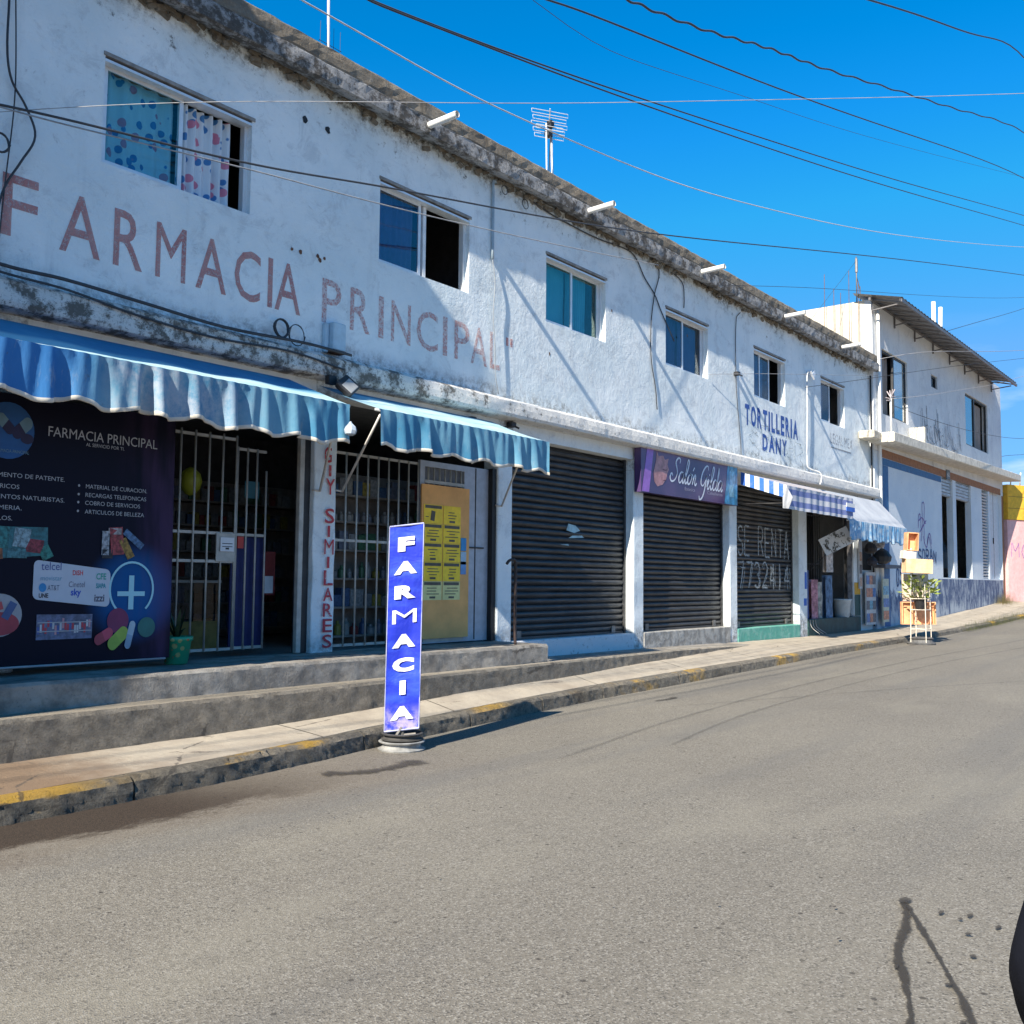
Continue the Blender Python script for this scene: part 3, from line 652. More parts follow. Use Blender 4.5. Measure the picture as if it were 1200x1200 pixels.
# windows
def curtain(parent, x0, x1, z0, z1, y, mat, folds=7, amp=.03, name='curtain', gap=0.0):
    mb = MB(); rows = []
    for i in range(folds*8+1):
        t = i/(folds*8); xx = x0+(x1-x0)*t; yy = y+amp*math.sin(t*folds*2*math.pi)+amp*.4*math.sin(t*folds*4.7+1)
        rows.append([(xx+gap*math.sin(j*1.3)*.02, yy*1.0+.006*math.sin(j), z0+(z1-z0)*j/6) for j in range(7)])
    mb.grid(rows); return mb.build(name, mat, parent, smooth=True)
def window(x0, x1, parts, label=None):
    """parts: list of (fraction a, fraction b, kind, front?)"""
    w = x1-x0; z0, z1 = WZ0, WZ1
    mb = MB(); y = .075; t = .035
    mb.box(x0, x1, y, y+.07, z0, z0+t); mb.box(x0, x1, y, y+.07, z1-t-.03, z1); mb.box(x0, x0+t, y, y+.07, z0+t, z1-t-.03); mb.box(x1-t, x1, y, y+.07, z0+t, z1-t-.03)
    fr = mb.build('window', ALU, B, label=label)
    # stepped drip header seen as dark and light lines above the glass
    box('header_strip', M((.26, .24, .22), .7, var=.3, name='dirty_aluminium'), x0-.015, x1+.03, -.012, .0745, z1-.022, z1+.012, fr)
    box('header_groove', M((.10, .09, .085), .7), x0+.001, x1-.001, .03, .0745, z1-.045, z1-.0225, fr)
    box('header_rail', ALU, x0+.001, x1-.001, .0, .0745, z1-.07, z1-.0455, fr)
    for a, b, kind in parts:
        xa = x0+t+(w-2*t)*a; xb = x0+t+(w-2*t)*b; yy = y+(.012 if kind.endswith('1') else .040)
        k = kind[:-1]
        if k == 'open': continue
        g = MB(); gt = .042
        g.box(xa, xa+gt, yy, yy+.02, z0+t, z1-t-.03); g.box(xb-gt, xb, yy, yy+.02, z0+t, z1-t-.03); g.box(xa+gt, xb-gt, yy, yy+.02, z0+t, z0+t+.03); g.box(xa+gt, xb-gt, yy, yy+.02, z1-t-.06, z1-t-.03)
        g.build('sash', ALU, fr)
        box('pane', MAT['glass_'+k], xa+gt, xb-gt, yy+.008, yy+.012, z0+t+.03, z1-t-.06, fr)
    return fr
f1 = window(*WINS[0], [(0, .54, 'teal1')], 'white framed window with blue and pink leaf print curtains')
curtain(f1, 4.32, 5.08, 5.09, 6.0, .21, MAT['curtain_print'], 5, .02); curtain(f1, 5.10, 5.68, 5.09, 5.97, .15, MAT['curtain_print'], 6, .028)
f2 = window(*WINS[1], [(0, .49, 'blue1'), (.45, .52, 'open2')], 'window with its right half slid open on a dark room')
box('mullion', WHITE, 8.42, 8.47, .09, .13, 5.1, 5.98, f2); curtain(f2, 7.66, 8.36, 5.09, 6.0, .22, MAT['curtain_lav'], 8, .015); curtain(f2, 8.47, 8.56, 5.09, 6.0, .20, MAT['curtain_pink'], 2, .015)
f3 = window(*WINS[2], [(0, .5, 'teal1'), (.5, 1, 'teal2')], 'closed window with teal curtains behind both panes')
curtain(f3, 10.85, 11.55, 5.09, 6.0, .24, MAT['curtain_teal'], 2, .008); curtain(f3, 11.58, 12.08, 5.09, 6.0, .22, MAT['curtain_teal'], 9, .012)
f4 = window(*WINS[3], [(0, .5, 'blue1'), (.5, 1, 'blue2')], 'closed window with slate blue curtains')
curtain(f4, 14.2, 14.9, 5.09, 6.0, .24, MAT['curtain_navy'], 7, .012); curtain(f4, 14.95, 15.6, 5.09, 6.0, .22, MAT['curtain_navy'], 3, .01)
f5 = window(*WINS[4], [(0, .30, 'blue1'), (.30, .66, 'blue2')], 'window above the TORTILLERIA lettering with its right third open')
curtain(f5, 17.64, 18.5, 5.09, 6.0, .24, MAT['curtain_teal'], 6, .01)
f6 = window(*WINS[5], [(0, .52, 'blue1')], 'last upper window with its right half open')
curtain(f6, 21.1, 21.75, 5.09, 6.0, .24, MAT['curtain_navy'], 5, .01)

# painted lettering
def painted(chars, spans, z0, z1, mat, y=-.004, bold=.004):
    for ch, (a, b) in zip(chars, spans): text('painted_letter', mat, ch, a, b, z0, z1, y, B, bold=0.0 if ch == 'M' else bold)
painted('FARMACIA', [(3.46, 3.75), (3.94, 4.30), (4.42, 4.70), (4.83, 5.14), (5.25, 5.59), (5.68, 5.99), (6.08, 6.14), (6.17, 6.50)], 4.19, 4.70, MAT['red_paint'])
painted('PRINCIPAL', [(6.79, 7.06), (7.19, 7.49), (7.62, 7.70), (7.82, 8.14), (8.24, 8.61), (8.70, 8.78), (8.91, 9.19), (9.22, 9.54), (9.60, 9.80)], 4.19, 4.67, MAT['red_faint'])
mb = MB()
for xx in (9.93, 10.02): mb.box(xx, xx+.045, -.005, -.003, 4.55, 4.66)
mb.build('quotation_mark', MAT['red_faint'], B)
x = 17.17
for ch, w_ in zip('TORTILLERIA', [.2, .22, .2, .2, .07, .17, .17, .17, .2, .07, .24]):
    text('painted_letter', MAT['blue_paint'], ch, x, x+w_, 4.46, 4.86, -.004, B, bold=.035); x += w_+.063
x = 17.95
for ch, w_ in zip('DANY', [.24, .27, .25, .24]): text('painted_letter', MAT['blue_paint'], ch, x, x+w_, 4.05, 4.38, -.004, B, bold=.035); x += w_+.06
text('ghost_lettering', MAT['ghost_paint'], 'LEGAL MEX', 21.6, 23.0, 4.62, 4.86, -.004, B); box('ghost_underline', MAT['ghost_paint'], 21.6, 22.9, -.005, -.003, 4.52, 4.545, B)
mb = MB(); hand(mb, 'SERGR', 17.3, 20.1, 4.0, 4.45, -.006, .012, .25); hand(mb, 'MMN', 18.8, 19.6, 3.98, 4.35, -.008, .012, .3); mb.build('scratched_scrawl', mat_paint('pale_blue_scrawl', (.30, .38, .42), .42, .6), B)
# red lettering down the pillar
z = 2.86
for ch, hh in zip('GIY SIMILARES', [.19, .14, .19, .12, .18, .14, .18, .14, .18, .16, .16, .16, .16]):
    if ch != ' ':
        a, b = {'I': (6.925, 6.96)}.get(ch, (6.885, 7.015))
        if ch == 'G': a, b = 6.86, 6.96
        if z > 2.7 and ch == 'I': a, b, z = 6.975, 6.99, z+hh+.005
        text('painted_letter', MAT['pillar_red'], ch, a, b, z-hh+.02, z, -.022, B, bold=0.0 if ch == 'M' else .012)
    z -= hh+.004
box('sticker', M((.03, .25, .62), .4, var=.1), 6.742, 6.744, .08, .17, 1.86, 1.99, B)
# bullet-like rust holes
for xx, zz, r in [(6.5, 6.30, .036), (6.815, 6.31, .04), (6.374, 4.865, .018), (6.486, 4.869, .022), (6.716, 4.885, .022), (6.81, 4.883, .022), (6.75, 4.85, .025), (10.9, 4.62, .02), (12.5, 5.6, .02), (14.9, 5.7, .025), (18.2, 6.35, .02)]:
    mb = MB(); n = 9; mb.poly([(xx+r*random.uniform(.6, 1.2)*math.cos(2*math.pi*i/n), -.004, zz+r*1.2*random.uniform(.6, 1.2)*math.sin(2*math.pi*i/n)) for i in range(n)][::-1]); mb.build('rust_hole', RUST if r < .03 else BLACK, B)

# drain spouts
for xx in (8.16, 11.52, 15.0, 18.55, 21.75):
    a = Vector((xx, -.18, 6.80)); b = Vector((xx+.015, -.66, 6.82)); mb = MB(); mb.tube([a, b], .042, 10, cap=False); mb.tube([b, a], .036, 10, cap=False); mb.build('drain_spout', PVC, B, smooth=True)

# roller shutters
def shutter(x0, x1, z0, z1, label, y=.17):
    pitch = .088; root = MB()
    root.box(x0-.0, x0+.045, y-.03, y+.05, z0, z1); root.box(x1-.045, x1, y-.03, y+.05, z0, z1); root.box(x0+.045, x1-.045, y+.055, y+.065, z0, z1)
    r = root.build('roller_shutter', MAT['shutter'], B, label=label)
    prof = [(.030, 0), (.012, .012), (-.004, .03), (-.008, .046), (-.002, .064), (.014, .078), (.032, .086)]
    mb = MB(); xa, xb = x0+.046, x1-.046; n = 12
    mb.grid([[(xa+(xb-xa)*i/n, y+o+.004*math.sin(i*2.1), z0+.03+zz) for i in range(n+1)] for o, zz in prof][::-1])
    s = mb.build('slat', MAT['shutter'], r, smooth=True); k = 1
    while z0+.03+(k+1)*pitch < z1+.02:
        c = clone(s, (0, random.uniform(-.006, .006)+.010*nz(x0, k*.21, 1, 1), k*pitch), r); c.rotation_euler = (random.uniform(-.05, .05), random.uniform(-.0012, .0012), random.uniform(-.002, .002)); k += 1
    for lx in (x0+.35, x1-.35):
        bev('lock_hasp', M((.20, .19, .18), .5, .5, .3), lx-.05, lx+.05, y-.03, y-.013, z0+.01, z0+.12, r, b=.004)
    box('bottom_bar', MAT['shutter'], xa, xb, y-.012, y+.03, z0+.002, z0+.034, r)
    return r
s1 = shutter(10.10, 13.15, .668, 3.37, 'wide charcoal roller shutter with a small scraped blue sticker')
s2 = shutter(13.45, 16.5, .672, 3.37, 'charcoal roller shutter below the purple salon sign')
s3 = shutter(16.8, 19.72, .622, 3.32, 'charcoal roller shutter sprayed SE RENTA')
mb = MB(); mb.poly([(11.55, .153, 2.19), (11.75, .153, 2.16), (11.9, .153, 2.2), (11.78, .153, 2.27), (11.6, .153, 2.29)]); mb.poly([(11.6, .153, 2.08), (12.0, .153, 2.10), (11.95, .153, 2.13), (11.7, .153, 2.12)]); mb.poly([(11.4, .153, 1.98), (11.62, .153, 1.97), (11.6, .153, 1.995)])
mb.build('scraped_sticker', M((.30, .46, .50), .6, var=.2), B)
for w_, xa, xb in (('SE', 17.12, 17.74), ('RENTA', 18.05, 19.6)): mb = MB(); hand(mb, w_, xa, xb, 1.98, 2.55, .153, .035, .05); mb.build('spray_lettering', MAT['graffiti_w'], B, label=f'white sprayed {w_}')
mb = MB(); hand(mb, '7732414', 17.15, 19.62, 1.35, 1.85, .151, .035, .06); hand(mb, '7732N1M', 17.2, 19.64, 1.38, 1.80, .146, .018, .12); mb.build('spray_lettering', MAT['graffiti_w'], B, label='white sprayed phone number')

# pharmacy gates ---------------------------------------------------
def gate(name, x0, x1, z0, z1, y, n, rails, label, r=.011, skip=None):
    g = box(name, BARS, x0, x1, y-.014, y+.014, rails[0]-.014, rails[0]+.014, B, label=label)
    for zz in rails[1:]: box('rail', BARS, x0, x1, y-.014, y+.014, zz-.014, zz+.014, g)
    for i in range(n):
        xx = x0+(x1-x0)*i/(n-1); 
        mb = MB(); mb.tube([(xx, y-.016, z0), (xx, y-.016, z1-(.22 if skip and i in skip else 0))], r, 6); mb.build('bar', BARS, g, smooth=True)
    return g
g1 = gate('security_gate', 5.22, 6.02, .73, 2.90, .36, 6, [.75, 1.62, 1.90, 2.86], 'white barred gate leaf with a paper notice')
box('latch_plate', BARS, 5.80, 6.02, .33, .345, 1.62, 1.90, g1)
g1b = gate('security_gate', 6.08, 6.44, .73, 2.80, .42, 4, [.75, 1.9, 2.78], 'narrow white barred gate leaf folded in', skip=[3])
g2 = gate('window_grille', 7.12, 8.42, .72, 2.85, .12, 9, [.74, 1.88, 2.84], 'white barred grille in front of the pharmacy shelves')
box('paper_notice', M((.70, .72, .76), .7, var=.05), 5.84, 6.0, .318, .322, 1.72, 1.86, label='white paper notice tied to the barred pharmacy gate', cat='notice')
mb = MB(); [mb.box(5.86, 5.98, .3155, .317, 1.735+k*.03, 1.742+k*.03) for k in (1, 2)]; mb.box(5.9, 5.94, .3155, .317, 1.74, 1.758); mb.build('print', DARK, bpy.data.objects['paper_notice'])
bev('gate_post', BARS, 6.60, 6.66, .05, .11, .69, 3.38, B, b=.006, label='pale square steel post left of the red lettered pillar')
box('gate_channel', DARK, 6.662, 6.74, .06, .2, .69, 3.38, B)
box('blue_sheet', M((.010, .018, .10), .6, var=.2, name='navy_sheet'), 6.06, 6.46, .45, .465, .76, 1.88, B, label='navy blue sheet behind the folded gate leaf')
# metal door right of the grille with louvred top
dr = wall_holes('metal_door', M((.40, .42, .47), .5, .2, .1, 'grey_door_paint'), 8.45, 9.72, .70, 2.89, .10, .14, [(8.53, 9.25, .78, 2.82)], B)
dr['label'] = 'pale grey metal door with bars at the top'
for k in range(7):
    xx = 8.60+k*.10; tube('bar', BARS, [(xx, .11, 2.42), (xx, .11, 2.82)], .012, dr)
box('cross_rail', BARS, 8.53, 9.25, .095, .13, 2.62, 2.66, dr); box('bottom_rail', BARS, 8.53, 9.25, .09, .13, .72, .775, dr)
box('back_sheet', M((.20, .21, .24), .6, var=.15), 8.53, 9.25, .145, .15, .78, 2.82, dr)
box('door_seam', DARK, 9.46, 9.475, .094, .0995, .72, 2.88, dr); box('latch_bar', DARK, 9.26, 9.62, .08, .093, 1.86, 1.88, dr)
box('door_jamb', BLACK, 9.722, 9.80, .03, .16, .69, 2.9, B)
bd = box('plywood_board', M((.78, .40, .13), .7, var=.14, name='plywood', nscale=2.5), 8.44, 9.30, .055, .075, .76, 2.60, label='tan plywood board leaning on the grey pharmacy door behind yellow price sheets', cat='board')
YEL = M((.90, .62, .03), .6, var=.1, name='yellow_paper')
INK = M((.10, .09, .07), .7, var=.2, name='dark_print')
cols = [(8.47, 8.80), (8.815, 9.13)]; rows_ = [2.36, 2.13, 1.90, 1.67, 1.44, 1.21]
names = ['top', 'second', 'third', 'fourth', 'bottom']
for r in range(5):
    for c in range(2):
        a, b = cols[c]; zt = rows_[r]; zb = rows_[r+1]+.006
        p = box('price_sheet', YEL if r < 4 else M((.68, .64, .28), .6, var=.1), a, b, .048, .0515, zb, zt, label=f'yellow printed price sheet, {names[r]} in the {"left" if c == 0 else "right"} column on the plywood board', cat='poster')
        mb = MB()
        if not (r == 0 and c == 1): mb.box(a+.02, b-.02, .0455, .047, zt-.045, zt-.008)
        if r == 0 and c == 0: mb.box(a+.12, a+.19, .0455, .047, zb+.03, zb+.15, Matrix.Rotation(.15, 3, 'Y')); mb.box(a+.03, a+.08, .0455, .047, zb+.07, zb+.08)
        else:
            for q in range(3): w_ = random.uniform(.08, .24); xc = (a+b)/2+random.uniform(-.02, .02); mb.box(xc-w_/2, xc+w_/2, .0455, .047, zt-.085-q*.035, zt-.075-q*.035)
            mb.box((a+b)/2-.05, (a+b)/2+.05, .0455, .047, zb+.02, zb+.045)
        mb.build('print', INK, p)
for zz, cc, n_ in [(1.95, (.02, .25, .55), 'blue rounded'), (1.78, (.35, .5, .62), 'pale'), (1.66, (.12, .3, .6), 'white and blue')]:
    st = bev('door_sticker', M(cc, .5, var=.15), 9.14, 9.24, .045, .053, zz-.13, zz+.03, b=.002, label=f'{n_} sticker at the right edge of the plywood board', cat='sticker')
# inside the pharmacy: shelves and goods
def shelf(x0, x1, y, zs, lab, wall='back'):
    e = empty('shelf_unit', ((x0+x1)/2, y, .66), lab, 'shelf'); mt = M((.22, .20, .18), .6, var=.2)
    for zz in zs: box('shelf', mt, x0, x1, y-.15, y+.15, zz-.012, zz+.012, e)
    for xx in (x0, x1-.03): box('side_panel', mt, xx-.001, xx+.031, y-.16, y+.16, .665, max(zs)+.3, e)
    box('back_panel', mt, x0+.031, x1-.001, y+.151, y+.17, .67, max(zs)+.3, e)
    return e
PROD = [(.55, .58, .60), (.10, .22, .45), (.48, .09, .08), (.60, .50, .10), (.12, .35, .20), (.40, .42, .45), (.30, .36, .50), (.62, .62, .58)]
PN = dict(zip(PROD, ['white', 'dark blue', 'red', 'yellow', 'green', 'grey', 'pale blue', 'cream']))
def goods(x0, x1, y, z, lab, grp, kind, rnd):
    xx = x0+.03
    while xx < x1-.1:
        w_ = rnd.uniform(.07, .14); h = rnd.uniform(.11, .22); c = rnd.choice(PROD)
        if kind == 'bottle':
            mb = MB(); r = w_*.42; mb.lathe(xx+w_/2, y, [(r, z), (r, z+h*.65), (r*.45, z+h*.8), (r*.45, z+h)], 10); mb.build('bottle', M(tuple(q*.4 for q in c), .4, var=.1), smooth=False, label=f'small {PN[c]} bottle {lab}', cat='bottle', group=f'{PN[c]} '+grp)
        else: bev('medicine_box', M(tuple(q*.4 for q in c), .6, var=.3, nscale=30), xx, xx+w_, y-.06, y+.06, z, z+h, b=.003, label=f'small {PN[c]} medicine box {lab}', cat='box', group=f'{PN[c]} '+grp)
        xx += w_+rnd.uniform(.004, .03)
rnd = random.Random(3)
ZS = [.78, 1.12, 1.46, 1.80, 2.14, 2.46]; LV = ['lowest', 'second', 'third', 'fourth', 'fifth', 'top']
shelf(7.55, 9.70, .98, ZS, 'dark shelf unit full of goods behind the barred window right of the red lettered pillar')
for i, zz in enumerate(ZS): goods(7.6, 9.65, .92, zz+.0125, f'on the {LV[i]} shelf behind the barred grille', f'goods on the {LV[i]} shelf behind the barred grille', 'bottle' if i % 2 == 0 else 'box', rnd)
shelf(6.5, 9.8, 3.3, ZS, 'long dark shelf unit along the rear wall of the pharmacy')
for i, zz in enumerate(ZS): goods(6.55, 9.0, 3.24, zz+.0125, f'on the {LV[i]} rear shelf of the pharmacy', f'goods on the {LV[i]} rear shelf', 'box', rnd)
ct = empty('shop_counter', (5.9, 1.6, .66), 'low glass and wood shop counter behind the barred pharmacy gate', 'counter')
box('counter_body', M((.34, .25, .07), .6, var=.2), 5.3, 6.6, 1.4, 1.9, .661, .98, ct); box('glass_case', MAT['glass_clear'], 5.3, 6.6, 1.4, 1.9, .981, 1.4, ct); box('counter_top', M((.45, .43, .40), .4), 5.28, 6.62, 1.38, 1.92, 1.401, 1.43, ct)
mb = MB(); mb.lathe(5.86, .9, [(.001, 2.30), (.05, 2.32), (.10, 2.38), (.12, 2.45), (.10, 2.53), (.05, 2.58), (.012, 2.60), (.001, 2.595)], 16); mb.build('balloon', M((.26, .28, .02), .4, var=.1), smooth=True, label='yellow round balloon hanging inside the pharmacy entrance', cat='balloon')
box('hanging_card', M((.04, .15, .19), .5), 6.32, 6.5, .6, .605, 2.3, 2.48, label='small teal card hanging inside the pharmacy entrance', cat='sign')
hp = box('hanging_poster', M((.20, .03, .03), .5, var=.2), 6.48, 6.66, .50, .505, 1.28, 1.74, label='narrow red poster hanging behind the gate beside the pale post', cat='poster'); box('white_sheet', M((.6, .62, .65), .6), 6.52, 6.63, .492, .498, 1.30, 1.48, hp)
# ceiling fluorescents not lit; a red box on the gate
box('card_holder', M((.45, .04, .03), .5), 6.10, 6.17, .395, .41, 1.76, 1.88, label='small red card holder on the folded gate leaf', cat='card holder')

# wiring and fittings on the facade
WALLW = [
 ('black wall cable sagging from the cornice between the third and fourth windows', [(10.37, 6.67), (10.77, 6.62), (11.27, 6.60), (12.07, 6.60), (12.92, 6.66), (13.17, 6.60), (13.44, 6.35), (13.76, 6.15), (13.98, 5.91), (14.41, 5.5)], .010),
 ('thin wire hanging straight down from the cornice to the left of the fourth window', [(13.9, 6.68), (13.9, 6.47), (13.76, 6.15), (13.65, 5.63), (13.65, 5.07), (13.79, 4.60), (13.84, 4.26)], .009),
 ('short hooked wire above the fourth window', [(14.41, 6.66), (14.71, 6.56), (14.76, 6.31), (14.75, 6.15)], .009),
 ('thin vertical wire left of the fifth window', [(16.95, 6.56), (16.78, 6.4), (16.75, 5.32), (16.80, 4.85), (16.94, 4.06), (16.95, 3.86)], .008),
 ('black cable running loosely along the top of the ledge', [(1.4, 3.95), (3.45, 3.86), (3.86, 3.87), (4.55, 3.84), (5.42, 3.80), (6.39, 3.84), (7.0, 3.83)], .016),
 ('second thinner cable lying along the ledge above the left awning', [(1.4, 3.90), (3.45, 3.80), (3.9, 3.79), (4.5, 3.72), (5.3, 3.68), (6.2, 3.72), (6.9, 3.66)], .011)]
for lab, pts, r in WALLW:
    y = -.25 if 'ledge' in lab else -.022
    tube('wall_cable', CABLE, spline([(a, y, b) for a, b in pts], 5), r, seg=5, label=lab, cat='cable')
tube('wall_cable', CABLE, spline([(3.41, -.06, 6.6), (3.42, -.06, 6.09), (3.42, -.07, 5.66), (3.47, -.06, 5.44), (3.59, -.06, 5.27), (3.67, -.07, 5.05), (3.57, -.06, 4.80), (3.47, -.05, 4.59), (3.42, -.05, 4.40), (3.40, -.05, 3.9)], 6), .010, seg=5, label='black cable hanging in a bend left of the first window', cat='cable')
tube('wall_cable', CABLE, spline([(3.45, -.05, 6.6), (3.50, -.05, 5.6), (3.50, -.05, 5.2), (3.46, -.05, 4.6), (3.42, -.05, 3.9)], 6), .006, seg=5, label='thin straight wire at the left edge of the facade', cat='cable')
tube('wall_conduit', M((.30, .38, .44), .6, var=.1), spline([(9.66, -.03, 6.66), (9.60, -.03, 6.66), (9.595, -.03, 6.5), (9.595, -.03, 5.62)], 6), .020, seg=7, label='grey conduit running down the facade right of the second window', cat='conduit')
tube('wall_cable', M((.22, .25, .28), .6, var=.1), spline([(9.595, -.03, 5.63), (9.63, -.05, 5.3), (9.60, -.05, 4.9), (9.64, -.05, 4.5), (9.66, -.05, 4.1), (9.75, -.03, 3.87)], 6), .008, seg=5, label='thin pale cable continuing below the grey conduit past the last red letter', cat='cable')
def coil(name, cx, cz, r, y, n, lab, rr=.008):
    pts = [(cx+(r+.006*math.sin(i*.9))*math.cos(i*.35), y-.0015*i*.3, cz+(r*1.1)*math.sin(i*.35)) for i in range(int(n*18)+1)]
    tube(name, CABLE, pts, rr, seg=5, label=lab, cat='cable coil')
coil('cable_coil', 6.22, 3.99, .085, -.05, 3, 'black coil of cable on the facade above the left awning', .010)
coil('cable_coil', 6.42, 3.96, .10, -.05, 2, 'tangled thin wire loop right of the thick black coil', .005)
coil('cable_coil', 9.80, 6.60, .055, -.05, 1.2, 'small wire loop under the cornice by the conduit', .006); coil('cable_coil', 10.25, 6.55, .06, -.05, 1.2, 'small wire loop under the cornice left of the third window', .006)
coil('cable_coil', 3.36, 4.86, .07, -.15, 2, 'small cable coil at the left end of the facade', .008)
mbx = empty('meter_box', (6.94, -.06, 3.83), 'pale blue meter box on the facade above the gap between the awnings', 'meter box')
PB = M((.42, .55, .64), .6, var=.1)
bev('box_body', PB, 6.86, 7.04, -.12, .0, 3.89, 4.19, mbx); bev('side_conduit', PB, 6.80, 6.855, -.06, 0, 3.86, 4.18, mbx); box('rust_plate', RUST, 6.84, 7.03, -.14, -.02, 3.862, 3.886, mbx)
fl = empty('floodlight', (6.80, -.4, 3.35), 'black floodlight tilted down under the ledge between the two blue awnings', 'floodlight')
rt = Matrix.Rotation(R_(-35), 3, 'X') @ Matrix.Rotation(R_(-38), 3, 'Y')
mb = MB(); mb.bev(6.68, 6.95, -.44, -.37, 3.35, 3.55, .015, rt); mb.build('lamp_housing', DARK, fl)
mb = MB(); mb.bev(6.715, 6.915, -.452, -.442, 3.385, 3.515, .004, rt); mb.build('lamp_glass', M((.30, .31, .31), .3), fl)
mb = MB(); mb.tube([(6.82, -.36, 3.45), (6.74, -.26, 3.52)], .015, 6); mb.box(6.66, 6.76, -.30, -.235, 3.47, 3.56); mb.build('bracket', DARK, fl)
wh = empty('service_mast', (20.05, -.1, 3.6), 'white conduit with weatherhead beside the TORTILLERIA DANY lettering', 'conduit')
tube('conduit', M((.50, .52, .54), .6, var=.12), spline([(20.28, -.07, 5.98), (20.14, -.07, 5.97), (20.09, -.07, 5.85), (20.08, -.07, 5.0), (20.05, -.07, 3.95), (20.12, -.12, 3.88), (20.26, -.27, 3.8), (20.28, -.28, 3.66), (20.2, -.28, 3.55)], 6), .016, wh, seg=8)
mb = MB(); mb.tube([(20.26, -.07, 6.0), (20.4, -.1, 5.85)], [.035, .02], 8); mb.box(20.32, 20.50, -.10, -.07, 5.90, 6.02, Matrix.Rotation(-.7, 3, 'Y')); mb.build('weatherhead', ALU, wh)
for xx, zz, lab in [(16.74, 5.35, 'small metal cable clamp on the facade left of the fifth window'), (10.0, 3.50, 'small dark camera under the ledge right of the second blue awning'), (9.2, 3.46, 'small dark fitting under the ledge above the second blue awning'), (9.83, 3.42, 'short rusty hook on the lintel beside the second awning')]:
    mb = MB(); mb.bev(xx-.05, xx+.05, -.10, -.0, zz-.035, zz+.035, .01); mb.tube([(xx, -.05, zz), (xx+.05, -.14, zz-.05)], .014, 6); mb.build('wall_fitting', DARK, label=lab, cat='fitting')

# handrail
hr = tube('handrail', M((.035, .022, .02), .6, var=.3), spline([(9.22, -.62, 1.66), (9.27, -.62, 1.70), (9.36, -.62, 1.71), (9.39, -.62, 1.66), (9.39, -.62, 1.3), (9.39, -.62, .8), (9.40, -.62, .69)], 5), .018, seg=8, label='thin dark handrail post standing at the end of the shop step', cat='handrail')

# ------------------------------------------------------------------ awnings
def wavy(t, seed, folds): return .5*math.sin(t*folds*2*math.pi+seed)+.35*math.sin(t*folds*3.7*math.pi+seed*2.1)+.25*math.sin(t*folds*9.1+seed)
def awning(name, lab, x0, x1, zt, zb, off, ztop, yback, mats, folds, amp, arms, hook=None, drop_end=0.0, sag=.02):
    e = empty(name, ((x0+x1)/2, -off/2, zb), lab, 'awning')
    mv, mt, mtr = mats; N = int((x1-x0)*48)
    mb = MB(); rows = []; trim = []
    for i in range(N+1):
        t = i/N; xx = x0+(x1-x0)*t; w = wavy(t, x0, folds)*(.45+1.0*abs(nz(xx, x0, 3, .9))*1.6)+.25*nz(xx, 2, x0, 7)
        sc_b = .024*math.sin(t*folds*2*math.pi*.62+x0)+.016*nz(xx, 1, x0, 2.5)+.008*nz(xx, 4, 1, 12)  # scalloped hem
        r = []
        for j in range(8):
            q = j/7; a = amp*(q**.7)*w+.007*(1-q)*math.sin(xx*47+2*math.sin(xx*5)); r.append((xx+a*.35*math.cos(t*folds*6.1), -off-a-.012, zt+(zb+sc_b-zt)*q))
        rows.append(r); p = r[-1]; trim.append([(p[0], p[1]-.006, p[2]+.03), (p[0], p[1]-.008, p[2]-.004), (p[0], p[1]+.006, p[2]-.004)])
    mb.grid([list(c) for c in zip(*rows)]); mb.build('valance', mv, e, smooth=True)
    if mtr: MB().grid([list(c) for c in zip(*trim)]).build('hem', mtr, e, smooth=True)
    mb = MB(); rows = []
    n2 = int((x1-x0)*8)
    for j in range(7):
        q = j/6; rows.append([(x0+(x1-x0)*i/n2, -yback-(off-yback)*q, ztop+(zt-ztop)*q-sag*math.sin(q*math.pi)*(.6+.4*math.sin(i*.9))) for i in range(n2+1)])
    mb.grid(rows); mb.build('canopy', mt, e, smooth=True)
    tube('front_bar', M((.55, .57, .58), .5, .3), [(x0-.03, -off+.02, zt-.01), (x1+.03, -off+.02, zt-.01)], .016, e)
    for a, b in arms:
        mb = MB(); mb.tube([a, b], .014, 6); mb.tube([b, (b[0]-.06, .03 if abs(b[1]) < .2 else b[1], b[2]+.01)], .012, 6); mb.build('arm', M((.60, .58, .55), .5, .2), e, smooth=True)
    return e
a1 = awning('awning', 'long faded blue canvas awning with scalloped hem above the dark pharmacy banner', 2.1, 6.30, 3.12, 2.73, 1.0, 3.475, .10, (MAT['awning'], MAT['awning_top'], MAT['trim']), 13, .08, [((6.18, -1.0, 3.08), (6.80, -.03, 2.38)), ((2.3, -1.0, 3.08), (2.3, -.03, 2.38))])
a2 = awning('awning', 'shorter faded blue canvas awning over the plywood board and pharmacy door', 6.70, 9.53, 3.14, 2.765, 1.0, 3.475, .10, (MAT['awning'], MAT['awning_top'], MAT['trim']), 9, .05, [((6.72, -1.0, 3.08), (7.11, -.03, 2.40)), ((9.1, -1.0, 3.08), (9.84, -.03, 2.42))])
mb = MB(); mb.lathe(6.24, -1.10, [(.008, 2.94), (.02, 2.92), (.05, 2.89), (.062, 2.855), (.05, 2.82), (.02, 2.805)], 9); mb.v = [(x+.012*nz(x, y, z, 30), y+.012*nz(z, x, y, 34), z+.01*nz(y, z, x, 28)) for x, y, z in mb.v]
mb.build('plastic_bag', M((.36, .42, .48), .2), label='crumpled clear plastic bag tied to the end of the long blue awning', cat='bag')
